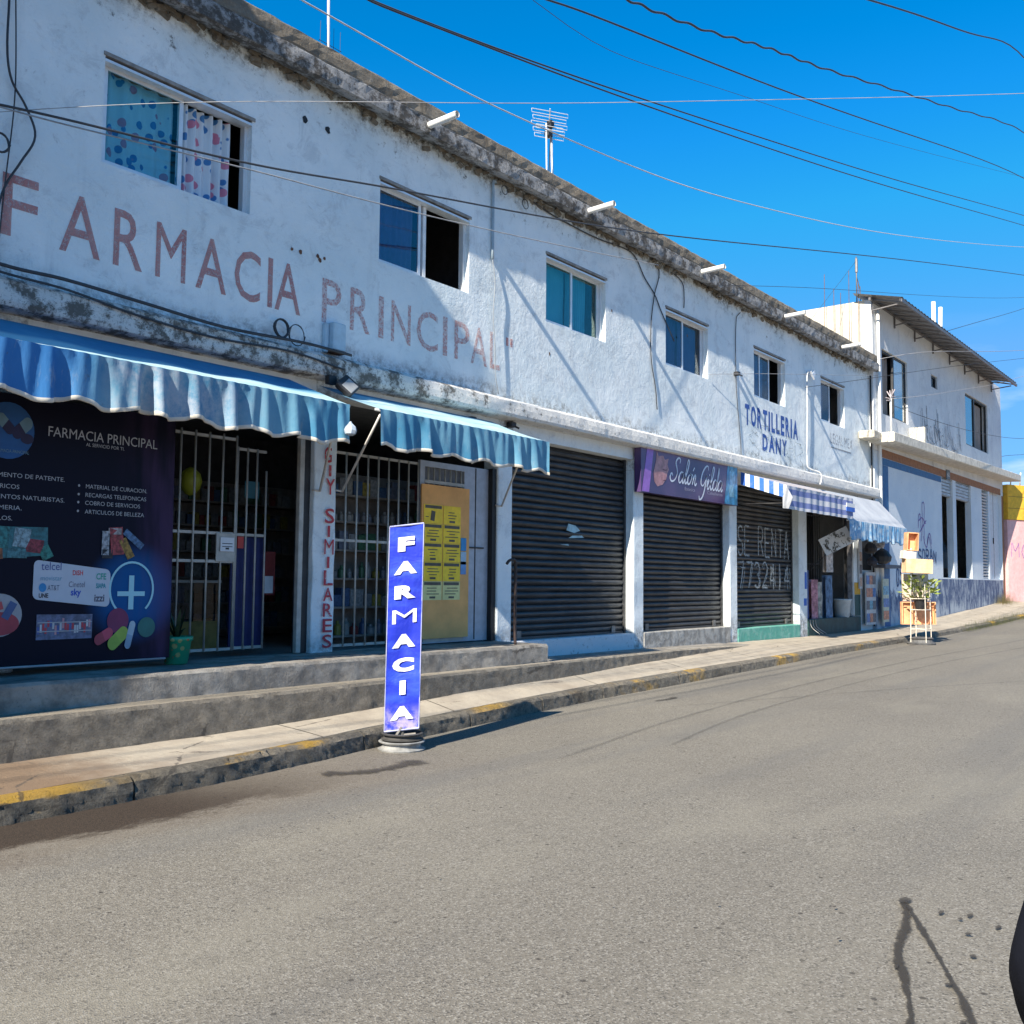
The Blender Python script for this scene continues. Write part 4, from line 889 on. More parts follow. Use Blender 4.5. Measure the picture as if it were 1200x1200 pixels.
# striped awning
def mat_stripes(name, axis, freq, ph, duty=.5, a=(.70, .72, .76), b=(.025, .13, .50)):
    t = NT(name); X, Y, Z = t.xyz(); v = {'X': X, 'Y': Y, 'Z': Z}[axis]
    f = t.math('FRACT', t.math('ADD', t.math('MULTIPLY', v, freq), ph)); m = t.math('LESS_THAN', f, duty)
    col = t.mix(m, a, b); col = t.mix(t.math('MULTIPLY', t.ramp(t.noise(6, 7, .7), .5, .7), .3), col, (.4, .4, .45)); t.base(col); t.rough(.7); return t.m
sa = empty('striped_awning', (18.4, -.5, 2.8), 'blue and white striped awning left of the pale blue one', 'awning')
sx0, sx1 = 16.72, 20.12
mb = MB(); N = 60
rows = [[(sx0+(sx1-sx0)*i/N, -1.0-.012*math.sin(i*1.1)-.01*math.sin(i*.37), z) for i in range(N+1)] for z in (3.21, 3.12, 3.03, 2.94, 2.86, 2.79)]
mb.grid(rows); mb.build('front_valance', mat_stripes('worn_lilac_stripes', 'Z', 4.9, .05, .5, (.52, .53, .58), (.15, .19, .40)), sa, smooth=True)
mb = MB(); mb.grid([[(sx0+(sx1-sx0)*i/N, -.12-.88*q, 3.50-.29*q-.02*math.sin(q*3.14)) for i in range(N+1)] for q in (0, .25, .5, .75, 1)]); mb.build('canopy', mat_cloth('grey_canvas', (.40, .38, .40), (.50, .47, .47), trans=.05), sa, smooth=True)
mb = MB(); mb.prism([(sx0, -.12, 3.50), (sx0, -1.0, 3.21), (sx0, -1.0, 2.98), (sx0, -.12, 3.27)], (.012, 0, 0)); mb.build('side_valance', mat_stripes('blue_white_side_stripes', 'Y', 5.4, .1), sa)
mb = MB(); mb.prism([(sx0-.012, -1.0, 3.20), (sx0-.07, -1.14, 2.98), (sx0-.01, -1.04, 2.79), (sx0-.01, -.93, 2.8), (sx0-.01, -.93, 3.0)], (.012, 0, 0)); mb.build('corner_flap', MAT['awn_white'], sa)
box('blue_end_band', M((.03, .13, .52), .6), sx1-.45, sx1+.02, -1.03, -1.018, 2.93, 3.02, sa); box('white_end_band', WHITE, sx1-.45, sx1+.02, -1.03, -1.018, 3.022, 3.10, sa)
tube('side_arm', DARK, [(sx0+.1, -.95, 2.9), (sx0+.1, -.02, 2.92)], .012, sa)
la = awning('pale_awning', 'white topped awning with light blue valance at the right end of the row', 20.20, 24.1, 2.79, 2.40, .87, 3.46, .24, (MAT['awn_sky'], MAT['awn_white'], MAT['awn_sky']), 12, .03, [])

# ------------------------------------------------------------------ pharmacy banner
bn = empty('vinyl_banner', (3.4, -.3, .75), 'dark navy vinyl pharmacy banner with FARMACIA PRINCIPAL lettering and a glowing cross', 'banner')
def bw(p):   # gentle billow of the vinyl
    return (p[0], p[1]+.012*math.sin(p[0]*2.1)*math.sin(p[2]*1.6), p[2])
def mat_banner():
    t = NT('printed_navy_vinyl'); X, Y, Z = t.xyz()
    d = t.math('ADD', t.math('POWER', t.math('SUBTRACT', X, 4.56), 2.0), t.math('POWER', t.math('SUBTRACT', Z, 1.32), 2.0))
    col = t.mix(t.ramp(d, .22, .0), (.005, .0055, .016), (.004, .085, .26))
    pv = t.math('MULTIPLY', t.ramp(X, 4.3, 4.85), t.ramp(t.noise(2, 3, .5, t.map((3, 1, .5))), .4, .7))
    col = t.mix(t.math('MULTIPLY', pv, .4), col, (.10, .05, .13))
    t.base(col); t.rough(.5); t.b.inputs['Specular IOR Level'].default_value = .12; return t.m
BY = -.30
mb = MB(); mb.grid([[bw((1.95+2.96*i/30, BY, .76+2.1*j/12)) for i in range(31)] for j in range(13)]); mb.grid([[bw((1.95+2.96*i/30, BY+.004, .76+2.1*j/12)) for i in range(31)] for j in range(13)][::-1])
mb.build('vinyl_sheet', mat_banner(), bn, smooth=True)
from_pix = None
LW = M((.36, .36, .38), .6, var=.05, name='white_print')
def bt(s, x0, x1, z0, z1, mat=LW, bold=0.0, shear=0.0, dy=.006, name='lettering'):
    mb = MB(); text_add(mb, s, x0, x1, z0, z1, BY-dy, bold, shear, bw); return mb.build(name, mat, bn)
bt('FARMACIA PRINCIPAL', 3.765, 4.73, 2.565, 2.645); bt('AL SERVICIO POR TI.', 4.08, 4.42, 2.52, 2.548)
for s, x1, z in [('MEDICAMENTO DE PATENTE.', 3.915, 2.212), ('GENERICOS', 3.56, 2.125), ('SUPLEMENTOS NATURISTAS.', 3.922, 2.045), ('PERFUMERIA.', 3.587, 1.962), ('ARTICULOS.', 3.519, 1.88)]:
    w_ = len(s)*.0312; bt(s, x1-w_, x1, z, z+.034)
for s, x1, z in [('MATERIAL DE CURACION.', 4.646, 2.175), ('RECARGAS TELEFONICAS', 4.64, 2.105), ('COBRO DE SERVICIOS', 4.585, 2.04), ('ARTICULOS DE BELLEZA', 4.625, 1.968)]:
    bt(s, 4.095, x1, z, z+.034)
    mb = MB(); mb.poly([bw((4.037+.010*math.cos(a*1.05), BY-.006, z+.018+.011*math.sin(a*1.05))) for a in range(6)]); mb.build('bullet_point', LW, bn)
def disc(cx, cz, rx, rz, mat, name, dy=.006, a0=0, a1=360, n=28):
    mb = MB(); pts = [bw((cx+rx*math.cos(R_(a0+(a1-a0)*i/n)), BY-dy, cz+rz*math.sin(R_(a0+(a1-a0)*i/n)))) for i in range(n)]; mb.poly(pts); return mb.build(name, mat, bn)
disc(3.455, 2.57, .20, .22, M((.006, .075, .24), .6), 'round_emblem')
def pill(cx, cz, L, r, ang, m1, m2, dy=.009):
    for sgn, m in ((1, m1), (-1, m2)):
        pts = [(0, -r*sgn), ]+[(L/2-r+r*math.cos(R_(a)), r*math.sin(R_(a))*sgn) for a in range(-90, 91, 15)]+[(0, r*sgn)]
        P = [(sgn*p[0], p[1]) for p in pts]; ca, sa_ = math.cos(ang), math.sin(ang)
        mb = MB(); mb.poly([bw((cx+(p[0]*ca-p[1]*sa_)*.8, BY-dy, cz+p[0]*sa_+p[1]*ca)) for p in P][::1]); mb.build('pill_print', m, bn)
PALEB = M((.12, .22, .28), .6); DKP = M((.012, .01, .05), .6)
pill(3.56, 2.60, .22, .05, R_(40), PALEB, DKP); pill(3.43, 2.62, .2, .045, R_(140), PALEB, DKP); disc(3.60, 2.52, .05, .04, DKP, 'emblem_shape', .009)
bt('FARMACIA PRINCIPAL', 3.36, 3.62, 2.40, 2.425, PALEB, dy=.009)
def quad(pts, mat, name='printed_panel', dy=.006):
    mb = MB(); mb.poly([bw((p[0], BY-dy, p[1])) for p in pts]); return mb.build(name, mat, bn)
def quadr(cx, cz, w_, h, ang, mat, name='printed_box', dy=.009):
    ca, sa_ = math.cos(ang), math.sin(ang); return quad([(cx+x*ca*1.0-z*sa_, cz+x*sa_+z*ca) for x, z in ((-w_/2, -h/2), (w_/2, -h/2), (w_/2, h/2), (-w_/2, h/2))], mat, name, dy)
quad([(3.36, 1.58), (3.81, 1.62), (3.80, 1.84), (3.36, 1.83)], M((.02, .12, .14), .5, var=.5, nscale=20))
for cx, cz, w_, h, a, c in [(3.45, 1.58, .09, .16, -.05, (.05, .30, .30)), (3.60, 1.58, .11, .14, -.1, (.35, .52, .58)), (3.70, 1.52, .12, .10, -.1, (.40, .06, .09)), (3.57, 1.46, .13, .07, 0, (.10, .32, .36)), (3.79, 1.47, .08, .1, .5, (.05, .33, .28)), (3.43, 1.46, .05, .09, .1, (.4, .14, .06)), (4.25, 1.53, .055, .19, .0, (.50, .54, .60)), (4.35, 1.55, .10, .22, .1, (.48, .08, .09)), (4.44, 1.49, .06, .17, .5, (.50, .30, .06)), (4.50, 1.57, .05, .2, .9, (.12, .25, .46)), (4.27, 1.44, .08, .07, 0, (.03, .03, .04)), (4.33, 1.63, .1, .05, 0, (.55, .50, .5))]:
    quadr(cx+(.035 if cx > 4 else 0), cz+(.205 if cx > 4 else .17), w_*1.15, h*1.05, a, M(tuple(q_*.5 for q_ in c), .6, var=.6, nscale=38))
def rrect(x0, x1, z0, z1, r, dz, mat, name, dy=.006):
    pts = []
    for cx, cz, a in ((x1-r, z0+r, -90), (x1-r, z1-r, 0), (x0+r, z1-r, 90), (x0+r, z0+r, 180)):
        for k in range(5): an = R_(a+k*22.5); pts.append((cx+r*math.cos(an)*.9, cz+r*math.sin(an)+dz*((cx+r*math.cos(an))-x0)))
    return quad(pts, mat, name, dy)
rrect(3.70, 4.345, 1.275, 1.585, .045, -.11, M((.46, .50, .57), .6, var=.03), 'logo_card')
for s, x0, x1, z0, z1, c, b in [('telcel', 3.80, 3.97, 1.275, 1.325, (.05, .08, .25), .0), ('DISH', 4.07, 4.16, 1.265, 1.295, (.55, .04, .05), .02), ('CFE', 4.28, 4.37, 1.255, 1.295, (.02, .30, .24), .02), ('movistar', 3.80, 3.98, 1.20, 1.225, (.12, .30, .42), 0), ('Cinetel', 4.04, 4.18, 1.175, 1.21, (.15, .15, .2), 0), ('SIAPA', 4.28, 4.37, 1.19, 1.22, (.02, .25, .3), .03), ('AT&T', 3.86, 3.96, 1.135, 1.165, (.08, .10, .16), 0), ('sky', 4.06, 4.15, 1.10, 1.16, (.03, .08, .42), .03), ('izzi', 4.27, 4.36, 1.09, 1.135, (.08, .08, .12), .02), ('UNE', 3.79, 3.87, 1.075, 1.10, (.03, .03, .04), .03)]:
    px = lambda v_: 3.70+(v_-3.735)*.95
    dz = .215-.11*(px(x0)-3.70); bt(s, px(x0), px(x1), 1.07+(z0-1.07)*1.1+dz, 1.07+(z1-1.07)*1.1+dz+.008, M(c, .5), b, dy=.009, name='logo_lettering')
disc(3.78, 1.365, .03, .035, M((.02, .22, .48), .5), 'logo_globe', .009)
GLOW = M((.30, .58, .66), .5, var=.03)
mb = MB(); ribbon(mb, arc(4.535, 1.355, .195, .225, -48, 232, 30), .018, BY-.007, bw); mb.build('ring_print', GLOW, bn)
mb = MB(); mb.poly([bw((4.531+a*1.65, BY-.007, 1.315+b*1.1)) for a, b in ((-.014, -.12), (.014, -.12), (.014, -.018), (.075, -.018), (.075, .018), (.014, .018), (.014, .14), (-.014, .14), (-.014, .018), (-.075, .018), (-.075, -.018), (-.014, -.018))]); mb.build('cross_print', GLOW, bn)
disc(4.42, 1.09, .095, .105, M((.16, .015, .08), .5), 'berry_print', .008); disc(4.68, 1.03, .08, .085, M((.01, .13, .12), .5), 'berry_print', .008)
pill(4.30, .965, .21, .045, .45, M((.45, .05, .10), .45), M((.30, .03, .06), .45), .010); pill(4.425, .945, .25, .055, .65, M((.30, .42, .06), .45), M((.24, .36, .05), .45), .011); pill(4.53, .97, .24, .034, 1.3, M((.34, .44, .50), .45), M((.22, .32, .42), .45), .012)
quad([(3.745, .955), (4.20, .955), (4.20, 1.15), (3.745, 1.155)], M((.10, .12, .20), .5, var=.4, nscale=25), 'shelf_photo')
for k in range(22): quadr(3.76+k*.0198, 1.055+random.uniform(-.03, .03), .016, random.uniform(.04, .08), 0, M(random.choice([(.5, .5, .52), (.45, .04, .06), (.06, .10, .30), (.5, .25, .28)]), .5), 'printed_product')
for zz in (1.02, 1.09): quadr(3.972, zz, .44, .008, 0, LW, 'shelf_line', .011)
disc(3.455, 1.155, .175, .165, M((.30, .30, .32), .6), 'photo_disc'); disc(3.46, 1.09, .15, .09, M((.30, .03, .05), .5), 'photo_shape', .008); quadr(3.53, 1.19, .06, .14, -.5, M((.04, .08, .2), .5), 'photo_shape', .010); quadr(3.44, 1.22, .08, .06, .3, M((.45, .06, .07), .5), 'photo_shape', .010)
tube('hem_rope', M((.35, .35, .36), .7), [(1.95, BY-.01, .755), (4.87, BY-.01, .755)], .010, bn)
for px in (2.0, 4.84): tube('tie', CABLE_L, [(px, BY, 2.84), (px+.03, -.2, 2.97)], .005, bn)

# green painted pot with plant
pt = empty('plant_pot', (5.05, -.2, .685), 'green glazed pot with a spiky plant standing at the right foot of the dark banner', 'plant pot')
mb = MB(); mb.lathe(5.05, -.2, [(.085, .686), (.10, .70), (.125, .89), (.14, .90), (.14, .935), (.125, .935), (.115, .90), (.001, .895)], 20)
def mat_pot():
    t = NT('painted_green_pot'); v = t.voro(14); col = t.mix(t.ramp(v.outputs['Distance'], .32, .25), (.02, .26, .14), (.30, .36, .16)); col = t.mix(t.ramp(t.noise(20, 4), .6, .66), col, (.40, .10, .04)); t.base(col); t.rough(.35); return t.m
mb.build('pot', mat_pot(), pt, smooth=True)
mb = MB()
for k in range(26):
    a = random.uniform(0, 6.28); L = random.uniform(.16, .34); lean = random.uniform(.2, .9); d = Vector((math.cos(a)*lean, math.sin(a)*lean, 1)).normalized(); s_ = Vector((-math.sin(a), math.cos(a), 0))*.012
    p0 = Vector((5.05, -.2, .90)); p1 = p0+d*L*.6; p2 = p0+d*L+Vector((0, 0, -.05*lean)); mb.add([p0-s_, p0+s_, p1+s_*1.2, p1-s_*1.2, p2], [(0, 1, 2, 3), (3, 2, 4)])
mb.build('leaves', M((.02, .05, .022), .6, var=.3), pt)

# ------------------------------------------------------------------ salon sign
sg = empty('salon_sign', (14.83, -.1, 2.86), 'purple shop sign reading Salon Gilda above the middle shutter', 'sign')
def mat_sign():
    t = NT('purple_print'); X, Y, Z = t.xyz(); col = t.mix(t.ramp(t.noise(.8, 3, .5), .35, .65), (.045, .03, .105), (.11, .06, .16)); t.base(col); t.rough(.35); return t.m
box('sign_panel', mat_sign(), 13.12, 16.52, -.15, -.03, 2.86, 3.56, sg)
box('sign_trim', M((.55, .5, .55), .4, .3), 13.11, 16.53, -.16, -.02, 3.562, 3.585, sg)
SY = -.1535
mb = MB(); mb.poly([(13.14, SY, 2.87), (13.36, SY, 2.87), (13.50, SY, 3.55), (13.30, SY, 3.55)]); mb.build('lilac_stripe', M((.30, .13, .48), .4), sg)
mb = MB(); mb.poly([(15.98, SY, 2.865), (16.5, SY, 2.865), (16.5, SY, 3.555), (16.12, SY, 3.555)]); mb.build('blue_figure_panel', M((.06, .26, .45), .4, var=.5, nscale=6), sg)
mb = MB(); mb.poly([(16.18, SY-.002, 3.0), (16.36, SY-.002, 3.0), (16.33, SY-.002, 3.16), (16.42, SY-.002, 3.3), (16.38, SY-.002, 3.48), (16.27, SY-.002, 3.52), (16.18, SY-.002, 3.44), (16.2, SY-.002, 3.25), (16.16, SY-.002, 3.12)]); mb.build('figure_print', M((.20, .42, .55), .4, var=.35, nscale=14), sg)
mb = MB(); mb.poly([(13.52, SY, 3.05), (13.62, SY, 2.98), (13.78, SY, 3.02), (13.90, SY, 3.12), (13.94, SY, 3.22), (13.99, SY, 3.28), (13.94, SY, 3.36), (13.98, SY, 3.46), (13.86, SY, 3.43), (13.80, SY, 3.49), (13.66, SY, 3.47), (13.60, SY, 3.54), (13.58, SY, 3.4), (13.50, SY, 3.2)]); mb.build('face_print', M((.42, .21, .22), .5, var=.25, nscale=12), sg)
for nm, st in (('eye_line', [(13.78, 3.27), (13.86, 3.26), (13.92, 3.27)]), ('lip_line', [(13.80, 3.09), (13.88, 3.10)])): mb = MB(); ribbon(mb, st, .017, SY-.002); mb.build(nm, M((.14, .05, .07), .5), sg)
# script lettering drawn as brush strokes
def script(mb, letters, x, z, h, y, w):
    k = 0
    for ch in letters:
        S, adv = SCRIPT[ch]
        for st in S:
            pts = [(x+(px+pz*.28)*h, z+pz*h) for px, pz in [(p.x, p.y) for p in [Vector((q[0], q[1])) for q in spline2(st)]]]
            ribbon(mb, pts, lambda t: w*(.55+.6*abs(math.sin(t*6))), y-.0006*k); k += 1
        x += adv*h
    return x
def spline2(st): return [(p.x, p.y) for p in spline([(a, b, 0) for a, b in st], 5)]
SCRIPT = {
 'S': ([[(.62, .80), (.60, .98), (.42, 1.0), (.28, .82), (.42, .58), (.50, .35), (.36, .08), (.10, .02), (-.04, .2), (.06, .34), (.16, .24)]], .66),
 'a': ([[(.34, .40), (.2, .46), (.04, .3), (.06, .06), (.18, .0), (.32, .2), (.36, .44), (.34, .1), (.42, .0), (.5, .1)]], .48),
 'l': ([[(.0, .1), (.18, .5), (.24, .95), (.14, 1.0), (.08, .6), (.08, .15), (.16, .0), (.28, .1)]], .27),
 'o': ([[(.2, .44), (.05, .3), (.06, .06), (.18, .0), (.32, .16), (.32, .36), (.2, .44), (.3, .4), (.42, .42)]], .42),
 '´': ([[(-.16, .62), (-.04, .80)]], .0),
 'n': ([[(.0, .4), (.06, .2), (.03, .0)], [(.04, .1), (.16, .42), (.24, .38), (.22, .1), (.3, .0), (.4, .1)]], .42),
 ' ': ([], .12),
 'G': ([[(.60, .82), (.5, 1.0), (.26, .9), (.06, .55), (.08, .2), (.28, .12), (.46, .4), (.5, .6), (.48, .1), (.36, -.35), (.14, -.5), (.04, -.34)]], .62),
 'i': ([[(.0, .1), (.1, .42), (.06, .1), (.14, .0), (.24, .1)], [(.12, .6), (.15, .66)]], .25),
 'd': ([[(.32, .40), (.18, .46), (.04, .3), (.06, .06), (.18, .0), (.32, .2), (.44, .98), (.34, .1), (.42, .0), (.5, .1)]], .48),
}
mb = MB(); script(mb, 'Salo', 14.02, 3.10, .40, SY-.001, .030); script(mb, '´', 14.80, 3.11, .36, SY-.001, .026); script(mb, 'n', 14.76, 3.10, .40, SY-.003, .030); script(mb, 'Gilda', 15.04, 3.07, .40, SY-.001, .030)
mb.build('script_lettering', M((.62, .66, .74), .4, var=.04), sg)
text('small_lettering', M((.35, .33, .42), .5), 'Estetica', 14.52, 14.88, 2.99, 3.045, SY-.001, sg); text('small_lettering', M((.35, .33, .42), .5), 'Caballeros', 15.32, 15.9, 2.985, 3.04, SY-.001, sg)

# ------------------------------------------------------------------ street sign FARMACIA
ss = empty('pavement_sign', (6.17, -2.0, 0), 'tall narrow blue FARMACIA sign standing in the road on a pile of wheel rims', 'sign')
cx, cy = 6.13, -1.955; u = Vector((.62, -.78, 0)).normalized(); nrm = Vector((-.78, -.62, 0)).normalized()
def SP(a, d, z): # along panel, outwards, height, leaning a touch
    return Vector((cx, cy, 0))+u*(a+(z-.17)*.009)+nrm*d+Vector((0, 0, z+a*.12))
W_, Z0_, Z1_ = .148, .17, 1.93
mb = MB(); rows = []
for j in range(29):
    z = Z0_+(Z1_-Z0_)*j/28; sq = -.006*math.sin(j/28*math.pi)
    r = []
    for i in range(9):
        a = -W_+2*W_*i/8; r.append(SP(a*(1+sq*2), .03-.006*math.sin(i/8*math.pi)+.006*nz(a, z, 1, 5)+.004*math.sin(a*22+z*9), z))
    rows.append(r+[SP(W_, -.03, z), SP(-W_, -.03, z), SP(-W_, .03, z)])
mb.grid(rows); mb.add(rows[-1], [tuple(range(11))]); mb.add(rows[0], [tuple(range(11))[::-1]])
def mat_vinylblue():
    t = NT('creased_blue_vinyl'); X, Y, Z = t.xyz(); n = t.noise(3.2, 6, .6, t.map((1, 1, 2.2)))
    col = t.mix(t.ramp(n, .4, .68), (.012, .030, .46), (.03, .075, .60)); col = t.mix(t.math('MULTIPLY', t.ramp(Z, .42, .17), t.ramp(t.noise(7, 7, .7), .38, .62)), col, (.42, .36, .55))
    t.base(col); t.rough(.55); t.b.inputs['Specular IOR Level'].default_value = .3; t.bump(t.noise(4, 3, .5, t.map((1, 1, 1.4)), 1.0), .45, .03); return t.m
mb.build('sign_panel', mat_vinylblue(), ss, smooth=False)
SW = M((.74, .75, .80), .5, var=.05)
for ch, zc, hh, ww in [('F', 1.765, .125, .072), ('A', 1.560, .112, .10), ('R', 1.350, .115, .092), ('M', 1.140, .118, .105), ('A', .930, .115, .10), ('C', .725, .12, .094), ('I', .530, .12, .026), ('A', .315, .115, .10)]:
    v, f = text_mesh(ch, .0 if ch == 'M' else .06); ax, bx = min(p[0] for p in v), max(p[0] for p in v); az, bz = min(p[1] for p in v), max(p[1] for p in v)
    mb = MB(); mb.add([SP(-ww+2*ww*(p[0]-ax)/(bx-ax), .0385, zc-hh/2+hh*(p[1]-az)/(bz-az)) for p in v], f); mb.build('letter', SW, ss)
edge = M((.40, .42, .62), .6, var=.2)
for sgn in (-1, 1): mb = MB(); mb.tube([SP(sgn*W_, .031, Z0_+.0), SP(sgn*W_, .031, Z1_)], .0045, 5); mb.build('frayed_edge', edge, ss)
mb = MB(); mb.tube([SP(-W_, .031, Z1_), SP(W_, .031, Z1_)], .007, 5); mb.tube([SP(-W_, .031, Z0_), SP(W_, .031, Z0_)], .007, 5); mb.build('frayed_edge', edge, ss)
mb = MB(); mb.tube([SP(-.0, 0, .02), SP(0, 0, .2)], .02, 8); mb.tube([SP(-.12, 0, .12), SP(.12, 0, .12)], .012, 6); mb.tube([SP(-.0, .02, .19), SP(-.06, .05, .10)], .014, 6); mb.build('sign_post', M((.20, .19, .17), .7, .3, .3), ss)
RIM = M((.30, .30, .29), .65, .2, .3, 'dusty_steel')
mb = MB(); mb.lathe(cx, cy, [(.20, .0), (.205, .012), (.18, .022), (.165, .03), (.165, .055), (.195, .066), (.20, .075), (.19, .082), (.05, .06), (.05, .05)], 28); mb.build('wheel_rim', RIM, ss, smooth=False)
mb = MB(); mb.lathe(cx+.005, cy, [(.17, .0835), (.185, .092), (.16, .10), (.15, .108), (.15, .125), (.178, .134), (.182, .142), (.165, .148), (.12, .118), (.04, .118)], 28); mb.build('wheel_rim', M((.07, .068, .065), .7, .2, .3), ss)

# ------------------------------------------------------------------ corner shop goods
bk = MB(); bk.lathe(22.50, .12, [(.15, .70), (.16, .71), (.20, 1.08), (.215, 1.09), (.215, 1.12), (.2, 1.12), (.19, 1.09), (.14, .73), (.001, .73)], 20); bkt = bk.build('bucket', M((.48, .56, .60), .5), smooth=True, label='pale plastic bucket standing in the corner shop doorway', cat='bucket')
hs = empty('hanging_sign', (20.7, -.5, 2.1), 'white hand lettered board hanging tilted under the striped awning', 'sign')
def TS(p, tilt=R_(-27)):
    a, z, d = p; ca, sa_ = math.cos(-tilt), math.sin(-tilt); a, z = a*ca-z*sa_, a*sa_+z*ca
    return tuple(Vector((20.55, -.48, 2.37))+Vector((.62, -.78, 0)).normalized()*a+Vector((-.78, -.62, 0)).normalized()*d+Vector((0, 0, z)))
mb = MB(); mb.box(-.33, .33, -.19, .19, -.012, .012); mb.v = [TS(v) for v in mb.v]; mb.build('board', M((.58, .58, .57), .6, var=.06), hs)
mb = MB(); hand(mb, 'IOIISLC', -.29, .22, .05, .13, 0, .012, .9, lambda p: TS((p[0], p[2], .015-p[1]))); hand(mb, 'SIOCI', -.27, .05, -.13, -.03, 0, .013, .9, lambda p: TS((p[0], p[2], .015-p[1]))); hand(mb, 'LIC', .1, .28, -.12, -.04, 0, .008, .9, lambda p: TS((p[0], p[2], .015-p[1])))
mb.build('hand_lettering', INK, hs)
mb = MB(); mb.tube([(20.2, -.05, 1.75), TS((-.3, -.15, 0))], .007, 5); mb.tube([TS((.28, .17, 0)), (20.85, -.7, 2.9)], .006, 5); mb.build('hanging_wire', DARK, hs)
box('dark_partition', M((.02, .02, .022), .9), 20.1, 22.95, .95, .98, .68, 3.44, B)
box('blue_panel', M((.02, .06, .22), .6, var=.2), 20.22, 20.52, .12, .15, .705, 1.75, label='dark blue panel just inside the corner shop doorway', cat='panel')
for a, b, yy, z0, z1, c, lab in [(20.62, 20.98, .10, .71, 1.55, (.42, .20, .24), 'pink and white roll of fabric leaning in the corner shop doorway'), (21.05, 21.22, .12, .71, 1.5, (.36, .37, .34), 'narrow pale roll leaning behind the pink one'), (21.45, 21.85, .10, .71, 1.65, (.10, .18, .30), 'blue patterned sack stack in the corner shop'), (21.35, 21.75, .04, 1.72, 2.32, (.48, .46, .45), 'white printed shirt on a hanger in the corner shop'), (22.66, 22.93, .04, 1.12, 3.05, (.10, .095, .095), 'brown curtain strip at the right of the corner shop doorway')]:  # curtain strip placed to block the sun slot on the right jamb
    mb = MB(); rows = []
    for j in range(9):
        q = j/8; rows.append([(a+(b-a)*i/8+.03*nz(i, j, 1, .7), yy+.05*math.sin(i/8*math.pi)*-1+.02*nz(i, j, 4, .9), z0+(z1-z0)*q) for i in range(9)])
    mb.grid(rows); mb.grid([[(p[0], yy+.08, p[2]) for p in r] for r in rows][::-1]); mb.build('hanging_goods', M(c, .7, var=.5, nscale=11), label=lab, cat='goods', smooth=True)
dg = gate('door_grille', 20.2, 21.7, .72, 3.0, .34, 13, [.74, 1.9, 2.98], 'dark barred grille of the corner shop', r=.008)
for o in [dg]+list(dg.children): o.data.materials[0] = DARK
box('yellow_band', M((.62, .33, .02), .6, var=.15), 22.99, 23.385, -.006, -.002, 1.22, 1.5, B); box('green_band', M((.02, .07, .065), .6, var=.3), 22.99, 23.385, -.006, -.002, .72, 1.216, B)
box('blue_stroke', M((.02, .12, .5), .6), 20.0, 20.11, -.006, -.002, 1.35, 1.7, B); box('blue_stroke', M((.02, .12, .5), .6), 19.95, 20.1, -.006, -.002, 1.0, 1.15, B)

# ------------------------------------------------------------------ far house
FB = empty('white_house', (31, 0, .4), 'white two storey house with metal truss canopy at the end of the row', 'building')
FY = -.10
fx0, fx1 = 24.255, 37.98
wins = [(24.95, 27.05, 5.75, 7.42), (29.3, 29.95, 7.15, 7.52), (33.08, 36.0, 5.92, 7.58)]
doors = [(30.15, 31.35, 1.68, 4.70), (31.72, 33.5, 1.68, 4.70), (34.9, 35.78, 1.68, 4.65), (36.0, 37.72, 1.68, 4.70)]
wall_holes('facade_wall', MAT['far_wall'], fx0, fx1, 4.76, 8.52, FY, FY+.18, wins, FB)
def mat_farlow():
    t = NT('peeling_blue_dado'); X, Y, Z = t.xyz(); n = t.noise(2.2, 8, .7, t.map((2.5, 1, .9))); n2 = t.noise(9, 8, .75)
    wall = t.mix(t.ramp(t.noise(1.1, 6, .6), .35, .7), (.62, .68, .73), (.70, .75, .78))
    lim = t.mix(t.math('GREATER_THAN', X, 29.6), (1.25,)*3, (1.64,)*3)
    below = t.math('LESS_THAN', t.math('SUBTRACT', Z, t.math('MULTIPLY', t.math('SUBTRACT', n, .5), t.mix(t.math('GREATER_THAN', X, 29.6), (1.6,)*3, (.0,)*3))), lim)
    pe = t.noise(2.6, 9, .75, t.map((1.6, 1, .75))); low = t.ramp(Z, 1.1, .55)
    blue = t.mix(t.ramp(t.math('ADD', pe, t.math('MULTIPLY', low, .10)), .42, .66), (.06, .10, .20), (.44, .49, .54))
    col = t.mix(below, wall, blue); col = t.mix(t.math('MULTIPLY', t.ramp(n2, .6, .68), .5), col, (.14, .13, .12)); t.base(col); t.rough(.85); t.bump(n2, .5, .02); return t.m
wall_holes('lower_wall', mat_farlow(), fx0, fx1, .2, 4.755, FY, FY+.18, doors, FB)
BLUEP = M((.010, .11, .27), .6, var=.2, name='blue_border_paint'); BRN = M((.28, .12, .05), .7, var=.25, name='brown_border_paint')
box('blue_border', BLUEP, 24.85, 25.28, FY-.006, FY-.001, .42, 4.44, FB); box('blue_border', BLUEP, 24.85, 30.1, FY-.007, FY-.0015, 4.445, 4.62, FB)
box('brown_border', BRN, 24.75, 37.6, FY-.008, FY-.001, 4.63, 4.84, FB, label='brown painted band under the slab'); box('brown_border', BRN, 37.74, 37.98, FY-.006, FY-.001, .9, 4.62, FB, label='brown corner strip')
CREAM = M((.56, .52, .43), .9, var=.12, name='cream_plaster', bump=.01)
mb = MB(); mb.box(fx0, fx0+.18, FY+.181, 8.5, .3, 8.52); mb.box(fx1-.18, fx1, FY+.181, 8.5, .3, 8.52); mb.box(fx0+.18, fx1-.18, 8.3, 8.5, .3, 8.52); mb.build('side_and_rear_wall', CREAM, FB)
